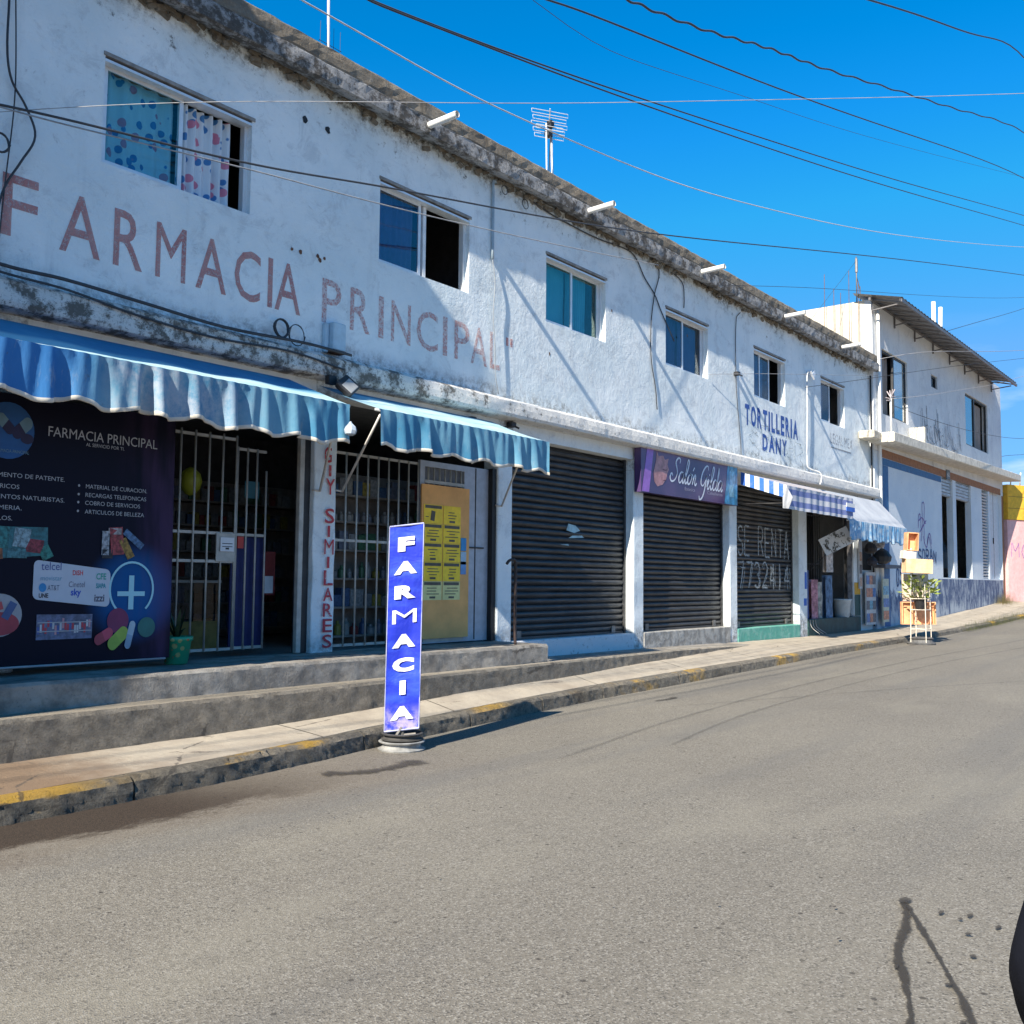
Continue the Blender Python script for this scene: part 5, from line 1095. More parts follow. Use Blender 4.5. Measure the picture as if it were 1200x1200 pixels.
box('roof_slab', MAT['far_wall'], fx0+.181, fx1-.181, FY+.181, 8.299, 8.3, 8.5, FB); box('floor_slab', MAT['interior'], fx0+.181, fx1-.181, FY+.181, 8.299, 4.76, 4.9, FB); box('ground_slab', MAT['floor'], fx0+.181, fx1-.181, FY+.181, 8.299, .3, 1.0, FB)
mb = MB(); rows = []
for xx in frange(23.9, 37.98, .4):
    dz = (xx-24.2)*.017; rows.append([(xx, FY, 5.13+dz), (xx, -.67, 5.12+dz), (xx, -.70, 5.10+dz+.01*nz(xx, 0, 0, 3)), (xx, -.70, 4.90+dz), (xx, -.67, 4.88+dz), (xx, FY, 4.90+dz)])
mb.grid(rows); mb.add(rows[0], [(0, 1, 2, 3, 4, 5)]); mb.add(rows[-1], [(5, 4, 3, 2, 1, 0)])
mb.build('balcony_slab', M((.60, .56, .48), .85, var=.2, name='cream_slab', bump=.015), FB)
bev('beam_end', M((.50, .46, .38), .9, var=.3, bump=.02), 23.35, 23.895, -.40, -.02, 4.93, 5.12, FB, b=.02)
box('slab_upstand', M((.62, .58, .48), .8, var=.2), 27.1, 27.25, -.50, -.11, 5.2, 5.66, FB)
BLK = M((.03, .032, .035), .5, var=.2)
def fwin(h, panes, label):
    a, b, c, d = h; t = .05; mb = MB(); y = FY+.05
    mb.box(a, b, y, y+.06, c, c+t); mb.box(a, b, y, y+.06, d-t, d); mb.box(a, a+t, y, y+.06, c+t, d-t); mb.box(b-t, b, y, y+.06, c+t, d-t)
    w = mb.build('window', BLK, FB, label=label)
    for p, q, m in panes: box('pane', m, a+t+(b-a-2*t)*p+.01, a+t+(b-a-2*t)*q-.01, y+.02, y+.03, c+t+.002, d-t-.002, w)
    return w
w1 = fwin(wins[0], [(.5, 1, MAT['glass_mirror'])], 'dark framed window half open beside the white pipes'); curtain(w1, 25.05, 26.0, 5.82, 7.35, FY+.25, MAT['curtain_beige'], 5, .04)
box('mullion', BLK, 25.96, 26.03, FY+.04, FY+.10, 5.805, 7.365, w1)
fwin(wins[1], [(0, 1, MAT['glass_blue'])], 'tiny square window')
w3 = fwin(wins[2], [(0, .42, MAT['glass_mirror'])], 'dark framed window with its left pane reflecting sky'); box('mullion', BLK, 34.28, 34.38, FY+.04, FY+.10, 5.975, 7.525, w3); curtain(w3, 34.4, 35.9, 5.98, 7.5, FY+.22, MAT['curtain_beige'], 7, .03)
for (a, b, c_, d_), lab in zip(doors[:2], ('left', 'middle')):
    r = box('rolled_shutter', MAT['shutter_grey'], a, b, FY+.08, FY+.14, 4.1, 4.7, FB, label=f'grey rolled up shutter of the {lab} shop opening')
    s = None
    for k in range(6):
        if s is None: s = box('slat', MAT['shutter_grey'], a+.01, b-.01, FY+.05, FY+.079, 4.12, 4.19, r)
        else: clone(s, (0, 0, k*.097), r)
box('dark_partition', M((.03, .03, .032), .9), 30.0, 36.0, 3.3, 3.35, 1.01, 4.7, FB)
box('salmon_wall_stand_in', M((.62, .22, .13), .8, var=.2), 32.6, 34.4, 1.5, 1.55, 2.9, 4.0, FB); box('tiled_roof_stand_in', M((.20, .10, .06), .8, var=.3), 32.5, 34.5, 1.2, 1.49, 3.75, 3.95, FB)  # panels standing in for the salmon building seen through the opening
mb = MB(); mb.lathe(33.0, .9, [(.35, 1.7), (.5, 2.0), (.45, 2.5), (.25, 2.9), (.12, 3.1), (.02, 3.15)], 12); mb.build('covered_machine', DARK, label='dark covered machine inside the middle opening of the white house', cat='machine')
lv = box('louvred_door', M((.40, .42, .44), .6, var=.1), 34.9, 35.78, FY+.14, FY+.16, 1.68, 4.65, FB, label='narrow louvred shutter door'); s = None
for k in range(29):
    if s is None: s = MB().box(34.94, 35.74, FY+.03, FY+.12, 1.70, 1.745, Matrix.Rotation(.5, 3, 'X')).build('slat', M((.50, .52, .54), .6, var=.1), lv)
    else: clone(s, (0, 0, k*.1), lv)
dp = box('door_panel', M((.60, .64, .66), .6, var=.1), 36.0, 37.72, FY+.10, FY+.14, 1.68, 4.7, FB, label='pale closed metal door'); box('handle', DARK, 36.78, 36.84, FY+.07, FY+.099, 2.9, 3.1, dp); box('panel_joint', DARK, 36.9, 36.92, FY+.095, FY+.0995, 1.7, 4.68, dp)
bev('house_number_plate', M((.10, .12, .14), .5), 30.62, 31.0, FY-.03, FY-.009, 4.60, 4.88, b=.004, label='small dark house number plate under the slab of the white house', cat='number plate')
text('number', WHITE, '62', 30.70, 30.92, 4.68, 4.80, FY-.032, bpy.data.objects['house_number_plate'])
GY = FY-.010
mb = MB(); hand(mb, 'SORAN', 27.7, 29.5, 2.12, 2.45, GY, .05, .12); mb.build('graffiti', MAT['graffiti_b'], FB, label='dark blue graffiti tag')
mb = MB()
for st in [[(28.0, 2.65), (28.15, 3.1), (28.25, 3.75), (28.3, 3.1), (28.3, 2.6)], [(27.8, 3.2), (28.1, 3.3), (28.45, 3.15)], [(27.9, 2.9), (28.5, 3.25)], [(28.2, 2.8), (28.5, 2.5), (28.7, 2.8), (28.95, 2.5)], [(27.75, 3.0), (27.9, 3.4), (28.0, 3.0)], [(28.6, 2.6), (28.8, 2.9), (29.0, 2.6)]]:
    ribbon(mb, spline2(st), .03, GY-.001-.001*len(mb.f)*.02)
mb.build('graffiti', MAT['graffiti_p'], FB, label='purple graffiti spike')
mb = MB()
for k in range(30):
    x0 = 28.2+k*.14+random.uniform(-.05, .05); zz = 5.55+.35*math.sin(k*.7)+random.uniform(-.1, .1); ribbon(mb, spline2([(x0, zz+random.uniform(.1, .8)), (x0+.05, zz+.1), (x0+random.uniform(-.05, .2), zz-random.uniform(.1, .35))]), random.uniform(.015, .045), GY-.0006*k)
for k in range(12): ribbon(mb, spline2([(28.3+k*.28, 5.4+random.uniform(0, .9)), (28.5+k*.28, 5.5+random.uniform(0, .6)), (28.7+k*.28, 5.35+random.uniform(0, .8))]), .02, GY-.02-.0008*k)
mb.build('scrawl', MAT['graffiti_k'], FB, label='dark scrawl over the slab')
mb = MB(); hand(mb, 'OS', 25.8, 26.3, 1.4, 1.9, GY, .05, .2); mb.build('graffiti', MAT['graffiti_b'], FB, label='small dark graffiti low on the wall')
for xx, y0, z0, z1, r, lab in [(24.52, -.16, .45, 8.3, .038, 'single'), (24.18, -.06, .45, 6.6, .02, 'thin')]:
    tube('down_pipe', PVC if lab != 'thin' else DARK, [(xx, y0, z0), (xx, y0, z1)], r, seg=9, label=f'{lab} {"white" if lab != "thin" else "dark"} down pipe at the joint between the two buildings', cat='pipe')
ms = empty('meter_mast', (24.95, -.3, 5.1), 'white service mast with insulators standing on the slab at the joint of the buildings', 'mast')
tube('mast_pipe', PVC, [(24.95, -.30, 5.14), (24.95, -.30, 6.2)], .025, ms, seg=8)
mb = MB()
for k in range(9): a = k*.7; mb.tube([(24.95, -.30, 6.1+.04*math.sin(k)), (24.95+.2*math.cos(a), -.30+.1*math.sin(a), 6.2+.16*math.sin(a*1.7))], .012, 5)
mb.build('wire_knot', M((.45, .40, .42), .7), ms)
tr = empty('metal_canopy', (30.5, -.5, 8.4), 'grey corrugated metal canopy on triangular brackets along the top of the white house', 'canopy')
MT = M((.16, .15, .15), .5, .4, .2, 'painted_steel')
rx0, rx1 = 24.0, 36.75
mb = MB(); rows = []
n = 190
for yy, zz in ((-.90, 8.38), (-.12, 8.575), (.3, 8.68)):
    rows.append([(rx0+(rx1-rx0)*i/n, yy, zz+.016*math.sin(i*1.6)) for i in range(n+1)])
mb.grid(rows); mb.grid([[(p[0], p[1], p[2]-.004) for p in r] for r in rows][::-1]); mb.build('corrugated_sheet', M((.28, .27, .265), .5, .3, .15), tr)
box('front_beam', MT, rx0, rx1, -.90, -.85, 8.27, 8.345, tr); box('wall_beam', MT, rx0, rx1, -.155, -.105, 8.44, 8.50, tr)
for k in range(22):
    xx = rx0+.2+k*(rx1-rx0-.4)/21
    mb = MB(); mb.tube([(xx, -.87, 8.31), (xx, -.12, 8.49)], .020, 5)
    if k % 3 == 0: mb.tube([(xx, -.75, 8.28), (xx, -.125, 8.22)], .020, 5); mb.tube([(xx, -.125, 8.48), (xx, -.125, 8.14)], .022, 5)
    mb.build('bracket', MT, tr)
for k in range(21):
    xa = rx0+.2+k*(rx1-rx0-.4)/21; xb = xa+(rx1-rx0-.4)/21; mb = MB(); mb.tube([(xa, -.14, 8.46), (xb, -.85, 8.31)], .012, 4); mb.build('diagonal_brace', MT, tr)
for i, (xx, yy) in enumerate([(24.1, .18), (24.0, .38), (24.08, .62), (24.1, .80), (24.0, 1.0)]):
    tube('rebar', RUST, [(xx, yy, 6.9), (xx+.02, yy, 9.0+.3*math.sin(i*2))], .007, seg=5, label='rusty reinforcing rod sticking up beside the cream side wall', cat='rebar', group='rebars beside the cream side wall')
for xx, dx, lab in [(36.1, 0, 'left upright'), (36.7, .3, 'right leaning')]: tube('roof_pipe', PVC, [(xx, 1.6, 8.5), (xx+dx, 1.6, 11.5)], .075, seg=8, label=f'{lab} of the two white pipes rising from the roof of the white house', cat='pipe')
ra = empty('roof_mast', (24.35, .3, 8.5), 'thin dark mast with stays at the corner of the metal canopy', 'mast'); tube('pole', MT, [(24.35, .3, 8.52), (24.35, .3, 9.7)], .016, ra); mb = MB(); mb.tube([(24.35, .3, 9.3), (24.35, .3, 9.65)], .035, 5); mb.tube([(24.35, .3, 9.2), (24.6, .3, 8.9)], .01, 4); mb.tube([(24.6, .3, 8.52), (24.6, .3, 9.0)], .012, 4); mb.build('bracket', MT, ra)

# ------------------------------------------------------------------ pink building beyond
PK = empty('pink_building', (38.1, -.2, .8), 'pink wall with graffiti and yellow upper part at the far right', 'building')
PINK = M((.74, .44, .43), .85, var=.1, name='pink_paint', bump=.01); YELP = M((.80, .46, .04), .8, var=.12, name='yellow_paint')
box('pink_wall', PINK, 38.1, 52, -.20, 4, .85, 3.80, PK); box('dark_base', M((.12, .07, .09), .9, var=.3), 38.09, 52, -.22, 4, .3, .845, PK)
box('yellow_wall', YELP, 38.1, 39.05, -.24, 1.2, 3.81, 5.05, PK); box('orange_wall', M((.66, .14, .04), .8, var=.15), 39.06, 47, -.22, 4, 3.81, 4.5, PK)
for zz in (4.2, 4.62): box('panel_joint', M((.35, .18, .03), .8), 38.11, 39.04, -.243, -.2405, zz, zz+.02, PK)
mb = MB(); hand(mb, 'MOR', 38.25, 39.9, 2.45, 2.95, -.206, .035, .1); mb.build('graffiti', mat_paint('violet_spray_paint', (.42, .20, .48), .3, .5), PK)
for xx in (38.3, 38.8): tube('sign_hanger', PVC, [(xx, -.22, 5.05), (xx-.05, -.3, 5.5)], .025, PK)
PK.rotation_euler.z = R_(-25)

# ------------------------------------------------------------------ rooftop antennas
an = empty('television_antenna', (11.55, .5, 6.9), 'silver television antenna with many cross elements on the parapet above the third window', 'antenna')
tube('mast', ALU, [(11.50, .5, 6.9), (11.46, .5, 8.3)], .013, an); tube('second_pole', M((.65, .66, .68), .4, .4), [(11.66, .5, 6.9), (11.58, .5, 8.3)], .022, an)
mb = MB(); ua = Vector((.62, -.78, 0)).normalized(); fa = Vector((.78, .62, 0)).normalized(); c0 = Vector((11.54, .5, 8.3))
for k, (dd, zz, hw) in enumerate([(-.16, .14, .27), (-.05, .10, .25), (.06, .06, .27), (.17, .02, .24), (-.10, -.06, .20), (.1, -.1, .22)]):
    b0 = c0+fa*dd+Vector((0, 0, zz)); hgt = .055
    mb.tube([b0-ua*hw+Vector((0, 0, hw*.18)), b0+ua*hw-Vector((0, 0, hw*.18)), b0+ua*hw-Vector((0, 0, hw*.18+hgt)), b0-ua*hw+Vector((0, 0, hw*.18-hgt)), b0-ua*hw+Vector((0, 0, hw*.18))], .0055, 4)
mb.tube([c0-fa*.2+Vector((0, 0, .16)), c0+fa*.2+Vector((0, 0, -.02))], .009, 4)
mb.build('elements', ALU, an); mb = MB(); mb.box(11.47, 11.57, .46, .54, 8.12, 8.2); mb.box(11.5, 11.58, .44, .52, 8.26, 8.36); mb.tube([(11.5, .45, 8.1), (11.49, .48, 7.2)], .01, 4); mb.build('balun', DARK, an)
tube('antenna_mast', ALU, [(7.24, .5, 6.9), (7.20, .5, 8.6)], .017, label='thin silver mast rising from the parapet near the top of the photo', cat='antenna')
mb = MB(); [mb.tube([(7.10+k*.1, .5, 7.55), (7.10+k*.1, .5, 7.85)], .003, 4) for k in range(4)]; mb.tube([(7.08, .5, 7.62), (7.42, .5, 7.62)], .004, 4); mb.build('small_antenna', DARK, label='small dark forked antenna clamped at the foot of the thin silver mast', cat='antenna')
mb = MB(); [mb.tube([(11.0+k*.15, 1.5, 7.75), (11.0+k*.15, 1.5, 8.1)], .004, 4) for k in range(4)]; mb.tube([(11.0, 1.5, 7.8), (11.45, 1.5, 7.8)], .005, 4); mb.tube([(11.22, 1.5, 6.9), (11.22, 1.5, 8.1)], .007, 4); mb.build('small_antenna', ALU, label='faint pale antenna behind the parapet left of the big one', cat='antenna')

# ------------------------------------------------------------------ cables over the street
PL = (-9.0, -2.5); PR = (41.0, -2.3)
def pole(x, y, h, lab):
    e = empty('utility_pole', (x, y, z_road(x)), lab, 'utility pole'); g = z_road(x)
    mb = MB(); mb.lathe(x, y, [(.17, g-.1), (.11, g+h)], 12); mb.build('pole_shaft', M((.35, .34, .32), .9, var=.15), e, smooth=True)
    box('cross_arm', MT, x-.06, x+.06, y-.9, y+.9, g+h-.5, g+h-.4, e)
pole(PL[0], PL[1], 9, 'concrete utility pole beyond the left edge'); pole(PR[0], PR[1], 14.5, 'concrete utility pole up the street beyond the right edge')
CB = [
 ('thin pale cable crossing the whole photo almost level', [(3.23, -.03, 5.08), (4.04, -1.88, 4.95), (6.05, -3.16, 5.33), (7.66, -4.27, 5.67), (10.15, -6.17, 6.15), (12.41, -8.1, 6.61), (22, -16, 8.5)], .0045, 1),
 ('thick black cable from the left facade edge past the first window up to the right', [(1.5, -.9, 4.7), (2.69, -.9, 4.75), (3.03, -.9, 4.81), (3.81, -.9, 4.93), (5.24, -.9, 5.12), (6.69, -.9, 5.43), (8.28, -.9, 5.72), (12.07, -.9, 6.47), (20.66, -.9, 8.53), (34.59, -1.6, 11.49), (PR[0], PR[1], 12.6)], .015, 0),
 ('pale cable just under the thick black one ending at the cornice', [(1.5, -.8, 4.75), (3.07, -.8, 4.83), (3.99, -.8, 4.95), (5.38, -.7, 5.18), (7.05, -.6, 5.41), (9.41, -.5, 5.78), (11.49, -.4, 6.14), (13.49, -.25, 6.52)], .010, 1),
 ('upper of the two close dark cables leaving the top edge left of centre', [(PL[0], PL[1], 8.3), (4.87, -2.2, 6.17), (5.35, -2.2, 6.24), (6.59, -2.2, 6.47), (8.85, -2.2, 6.95), (13.3, -2.2, 7.97), (19.37, -2.2, 9.38), (31.59, -2.2, 12.41), (PR[0], PR[1], 14.6)], .013, 0),
 ('lower of the two close dark cables leaving the top edge left of centre', [(PL[0], PL[1], 8.1), (4.96, -2.3, 6.1), (5.26, -2.3, 6.14), (6.62, -2.3, 6.4), (8.28, -2.3, 6.72), (13.07, -2.3, 7.73), (19.03, -2.3, 9.07), (31.0, -2.3, 11.91), (PR[0], PR[1], 14.2)], .013, 0),
 ('straight black cable leaving the top of the photo just right of centre', [(PL[0], PL[1], 8.2), (6.26, -2.6, 6.76), (7.33, -2.6, 7.05), (8.15, -2.6, 7.27), (12.4, -2.6, 8.3), (18.09, -2.6, 9.8), (29.56, -2.6, 12.84), (PR[0], PR[1], 15.2)], .015, 0),
 ('twisted lashed black cable leaving the top of the photo at three fifths', [(PL[0], PL[1]-.4, 8.0), (7.24, -3.2, 6.93), (7.76, -3.2, 7.04), (9.45, -3.2, 7.49), (11.03, -3.2, 8.03), (12.72, -3.2, 8.49), (16.12, -3.2, 9.58), (20.55, -3.2, 10.93), (26.44, -3.2, 12.84), (PR[0], PR[1]-.6, 16.0)], .018, 0),
 ('short thick cable crossing the top right corner', [(PL[0], PL[1]-.8, 8.4), (5, -3.6, 7.4), (11.7, -3.6, 9.03), (13.67, -3.6, 9.77), (16.71, -3.6, 10.93), (20.32, -3.6, 12.23), (24.49, -3.6, 13.92), (PR[0], PR[1]-.8, 16.2)], .020, 0),
 ('pale grey sagging cable passing behind the big antenna', [(PL[0], PL[1], 7.6), (4.77, -1.8, 6.18), (4.99, -1.8, 6.2), (5.91, -1.8, 6.22), (7.05, -1.8, 6.25), (8.2, -1.8, 6.36), (9.46, -1.8, 6.5), (11.44, -1.8, 6.76), (14.2, -1.8, 7.3), (18.06, -1.8, 8.12), (23.87, -1.8, 9.54), (33.63, -1.8, 12.08), (PR[0], PR[1], 14.0)], .011, 1),
 ('very thin wire between the black cables at the upper right', [(PL[0], PL[1], 8.0), (8.07, -2.0, 7.4), (9.8, -2.0, 7.73), (13.16, -2.0, 8.61), (15.49, -2.0, 9.18), (20.08, -2.0, 10.42), (32.83, -2.0, 14.03), (PR[0], PR[1], 16.2)], .005, 0),
 ('thin wire from the cornice over the metal canopy to the right', [(15.28, -.25, 6.64), (18.67, -.9, 7.3), (24.22, -.9, 8.49), (38.26, -.9, 11.69), (PR[0], PR[1], 12.4)], .007, 0),
 ('pale wire in front of the top of the white house', [(24.3, -.2, 7.0), (25.55, -.9, 7.34), (30.74, -.9, 8.33), (38.01, -.9, 9.76), (PR[0], PR[1], 10.3)], .012, 1),
 ('dark wire crossing the first window of the white house', [(19.9, -.1, 5.6), (22.2, -.9, 6.11), (27.07, -.9, 7.19), (37.98, -.9, 9.48), (PR[0], PR[1], 10.1)], .009, 0),
 ('pale wire from the wire knot to the end of the metal canopy', [(24.95, -.32, 6.1), (26.23, -.9, 6.33), (29.66, -.9, 7.04), (33.93, -.9, 7.89), (37.9, -.9, 8.85), (PR[0], PR[1], 9.7)], .009, 1),
 ('lowest dark wire crossing the far window of the white house', [(24.95, -.32, 5.95), (26.96, -.9, 5.72), (31.53, -.9, 6.0), (37.6, -.9, 6.54), (PR[0], PR[1], 7.0)], .010, 0),
 ('thin wire behind the two white roof pipes rising to the right', [(50, 6, 13.6), (62.85, 6, 17.32), (75.35, 6, 20.88), (95, 6, 27)], .022, 0),
 ('thin wire from the cornice past the weatherhead to the white pipes', [(15.64, -.03, 5.15), (17.64, -.35, 5.47), (19.58, -.35, 5.78), (24.3, -.2, 6.6)], .006, 1),
 ('stay wire from the parapet to the mast at the corner of the metal canopy', [(21.8, 1.0, 7.0), (24.35, .3, 9.6)], .006, 0),
 ('upper of the two dark wires in the sky right of the white house', [(37.9, 0, 5.8), (47.76, 2, 7.27), (52.86, 2, 7.86), (70, 3, 10)], .014, 0)]
for lab, pts, r, pale in CB:
    P = spline(pts, 7)
    for _ in range(14): P = [P[0]]+[(P[i-1]+P[i]*2+P[i+1])/4 for i in range(1, len(P)-1)]+[P[-1]]
    if 'twisted' in lab: P = spline(P, 3); P = [p+Vector((0, 0, .014*math.sin(i*.9))) for i, p in enumerate(P)]
    tube('overhead_cable', (CABLE_W if 'sagging' in lab else CABLE_L) if pale else CABLE, P, r*.68, seg=5, label=lab, cat='cable')

# ------------------------------------------------------------------ stand with crates and plant by the kerb
cs = empty('wire_stand', (21.5, -1.9, z_road(21.5)), 'white wire stand on a wheel rim holding boxes and a plant at the kerb', 'stand')
g = z_road(21.5); SX, SYy = 21.5, -1.9
mb = MB()
for dx, dy in ((-.17, -.14), (.17, -.14), (-.17, .14), (.17, .14)): mb.tube([(SX+dx*1.1, SYy+dy*1.1, g), (SX+dx, SYy+dy, g+1.25)], .010, 5)
CRM = M((.68, .62, .52), .6, var=.1, name='cream_rod'); mb.build('legs', CRM, cs)
for zz in (.02, .32, .72, .95): mb = MB(); mb.tube([(SX-.18, SYy-.15, g+zz), (SX+.18, SYy-.15, g+zz), (SX+.18, SYy+.15, g+zz), (SX-.18, SYy+.15, g+zz), (SX-.18, SYy-.15, g+zz)], .008, 5); mb.build('ring', CRM, cs)
mb = MB(); mb.lathe(SX, SYy, [(.28, g+.0), (.29, g+.03), (.24, g+.05), (.22, g+.10), (.25, g+.13), (.2, g+.15), (.05, g+.12)], 18); mb.build('wheel_rim', M((.12, .12, .12), .7, .2, .2), cs)
CARD = M((.78, .52, .30), .85, var=.14, name='corrugated_card'); WOOD = M((.76, .40, .20), .8, var=.18, name='orange_crate_wood')
def sidebox(name, lab, a0, a1, z0, z1, mat, tilt=0, d0=.10, d1=.22, cat='box', print_=None, flat=False):
    """shallow carton turned towards the oncoming street: a along, d outwards"""
    u_ = Vector((.62, -.78, 0)).normalized(); n_ = Vector((-.78, -.62, 0)).normalized(); ca, sa_ = math.cos(tilt), math.sin(tilt); am, zm = (a0+a1)/2, (z0+z1)/2
    def T(p):
        a, d, z = p; a, z = am+(a-am)*ca-(z-zm)*sa_, zm+(a-am)*sa_+(z-zm)*ca
        return tuple(Vector((SX, SYy, 0))+u_*a+n_*d+Vector((0, 0, z)))
    def bx(*b): m = MB(); m.box(*b); m.v = [T(v) for v in m.v]; return m
    e = empty(name, T((am, (d0+d1)/2, z0)), lab, cat); t = .02
    bx(a0, a1, d0, d0+t, z0, z1).build('back_panel', mat, e)
    if flat: bx(a0+.003, a1-.003, d0+t+.001, d1, z0+.003, z1-.003).build('front_panel', mat, e)
    else:
        for b in ((a0, a0+t, d0+t, d1, z0, z1), (a1-t, a1, d0+t, d1, z0, z1), (a0+t, a1-t, d0+t, d1, z0, z0+t), (a0+t, a1-t, d0+t, d1, z1-t, z1)): bx(*b).build('side', mat, e)
    if print_: mb = MB(); hand(mb, print_, a0+.10, a1-.10, zm-.06, zm+.08, 0, .016, .15, lambda p: T((p[0], (d1 if flat else d0+t)+.004-p[1], p[2]))); mb.build('scribble', INK, e)
    return e
sidebox('cardboard_box', 'large shallow orange box strapped across the foot of the wire stand', -.30, .42, .62, 1.10, WOOD, 0, d0=-.32, d1=-.22)
sidebox('cardboard_box', 'tan cardboard box with torn flaps above the plant', -.34, .22, 1.70, 2.0, CARD, -.04, d0=-.1, d1=.14, flat=True)
sidebox('cardboard_box', 'small orange crate topmost of the stack', -.31, -.07, 2.17, 2.55, WOOD, -.06, d0=-.05, d1=.15)
sidebox('white_box', 'cream box wedged between the two upper boxes', -.39, -.12, 1.99, 2.16, M((.70, .64, .56), .8, var=.08), -.15, d0=-.05, d1=.13, flat=True)
sidebox('cardboard_box', 'flattened pale carton behind the plant', -.25, .31, 1.12, 1.69, M((.60, .50, .40), .85, var=.12), .02, d0=-.34, d1=-.30, flat=True)
tube('prop', WHITE, [(SX-.1, SYy+.16, g+.95), (SX-.25, SYy+.10, g+2.0)], .014, cs); tube('prop', WHITE, [(SX+.12, SYy+.16, g+.95), (SX-.1, SYy+.14, g+1.8)], .014, cs)
pl = empty('potted_plant', (21.5, -1.9, g+.73), 'leafy yellow green plant in a dark pot held in the wire stand', 'plant')
mb = MB(); mb.lathe(21.5, -1.9, [(.10, g+.735), (.14, g+.95), (.155, g+.97), (.14, g+.98), (.02, g+.96)], 14); mb.build('pot', DARK, pl)
mb = MB()
for k in range(150):
    a = random.uniform(0, 6.28); r0 = random.random()**.6*.42; zz = g+.98+random.uniform(-.05, .48)*(1-r0*.8); c = Vector((21.5+r0*math.cos(a), -1.9+r0*math.sin(a)*.75, zz)); d = Vector((math.cos(a)+random.uniform(-.5, .5), math.sin(a)+random.uniform(-.5, .5), random.uniform(-.2, 1))).normalized(); s_ = d.cross(Vector((random.uniform(-1, 1), random.uniform(-1, 1), 1))).normalized()*.035; L = random.uniform(.09, .17)
    mb.add([c, c+d*L*.5+s_, c+d*L, c+d*L*.5-s_], [(0, 1, 2, 3)])
t_ = NT('plant_leaf'); t_.base(t_.mix(t_.noise(12, 3), (.10, .16, .03), (.34, .38, .08))); t_.rough(.5); mb.build('foliage', t_.m, pl)
mb = MB(); [mb.tube([(21.5, -1.9, g+.95), (21.5+random.uniform(-.25, .25), -1.9+random.uniform(-.2, .2), g+1.35)], .006, 4) for _ in range(10)]; mb.build('stems', M((.12, .13, .05), .7), pl)

# goods under the pale awning, on the white house wall
for a, b, z0, z1, c, lab, y0 in [(23.22, 23.42, 1.35, 2.5, (.52, .54, .56), 'tall white poster strip with blue picture at the right pillar of the corner shop', -.05), (23.45, 24.15, .50, 1.75, (.50, .50, .50), 'white magazine rack with coloured covers under the pale awning', -.12), (24.3, 24.75, .55, 1.6, (.50, .52, .40), 'pale green poster leaning right of the magazine rack', -.24)]:
    e = empty('display_rack', ((a+b)/2, y0, z0), lab, 'rack'); box('board', M(c, .6, var=.15), a, b, y0, y0+.03, z0, z1, e)
    w_n = 3 if b-a > .5 else 1
    for k in range(int((z1-z0)/.3)):
        for q in range(w_n):
            cc = random.choice([(.08, .18, .40), (.50, .20, .12), (.12, .12, .14), (.55, .35, .25), (.15, .35, .45)]); aa = a+.02+(b-a-.04)*q/w_n; bb = a+(b-a-.04)*(q+1)/w_n; box('cover', M(cc, .5, var=.4, nscale=18), aa, bb, y0-.008, y0-.002, z0+.06+k*.3, z0+.27+k*.3, e)
box('dark_panel', M((.012, .012, .014), .9), 23.42, 24.2, -.004, .0045, 1.8, 2.75, B, label='flat dark panel under the pale awning')  # flat dark sheet set on the end bay wall
for cx2, cz2, r2, yy2, mt_, lab in [(23.1, 2.30, .16, -.35, M((.02, .02, .025), .6, var=.3), 'dark bag hanging at the left under the pale awning'), (23.55, 2.42, .14, -.40, M((.30, .30, .32), .6, var=.5, nscale=12), 'grey and white bag hanging under the pale awning'), (23.85, 2.12, .22, -.38, M((.02, .025, .03), .5), 'black round hat hanging under the pale awning'), (23.35, 2.0, .13, -.3, M((.03, .03, .04), .7, var=.5), 'small black bag hanging lowest under the pale awning')]:
    mb = MB(); mb.lathe(cx2, yy2, [(.03, cz2+r2*.9), (r2*.6, cz2+r2*.6), (r2, cz2), (r2*.9, cz2-r2*.5), (r2*.4, cz2-r2*.8)], 12); mb.tube([(cx2, yy2, cz2+r2*.85), (cx2, yy2, 2.85)], .006, 4); mb.build('hanging_bag', mt_, label=lab, cat='bag')
tb = box('wall_shelf', M((.09, .10, .12), .6), 23.95, 25.2, -.42, -.11, 1.86, 1.94, label='dark grey wall shelf on the blue strip under the pale awning', cat='shelf')
bl = MB(); 
for sx in (20.2, 20.35, 20.5): bl.tube(spline([(sx, -.03, .70), (sx+.03, -.05, .55), (sx+.3*(sx-20.2)+.1, -.2, .40)], 5), .005, 4)
bl.build('loose_cords', M((.5, .5, .48), .7), label='pale tangle of cords on the dark green shop base', cat='cord')

# weeds along the kerb
mb = MB()
for (xa, xb, n_) in ((26.5, 33, 900), (33, 40, 700)):
    for k in range(n_):
        xx = random.uniform(xa, xb); oo = kerb_off(xx)+random.gauss(.02, .10); zz = z_kerb(xx)-.06 if oo > kerb_off(xx)-.01 else z_kerb(xx); h = random.uniform(.05, .22)*(.5+.5*min(1, (xx-26.5)/4)); dx, dy = random.uniform(-.06, .06), random.uniform(-.06, .06)
        mb.add([(xx-.008, -oo, zz-.03), (xx+.008, -oo, zz-.03), (xx+dx, -oo+dy, zz+h)], [(0, 1, 2)])
mb.build('kerb_weeds', M((.20, .20, .05), .8, var=.4, nscale=3), kind='stuff')
mb = MB()
for k in range(500):
    xx = random.gauss(37.0, .45); zz = side_z(xx, .6)-.02; yy = -.16-abs(random.gauss(0, .15)); mb.add([(xx-.01, yy, zz), (xx+.01, yy, zz), (xx+random.uniform(-.15, .15), yy+random.uniform(-.1, .05), zz+random.uniform(.1, .5))], [(0, 1, 2)])
mb.build('grass_tuft', M((.42, .34, .12), .8, var=.3, nscale=3), kind='stuff', label='dry straw tuft at the foot of the brown corner strip')
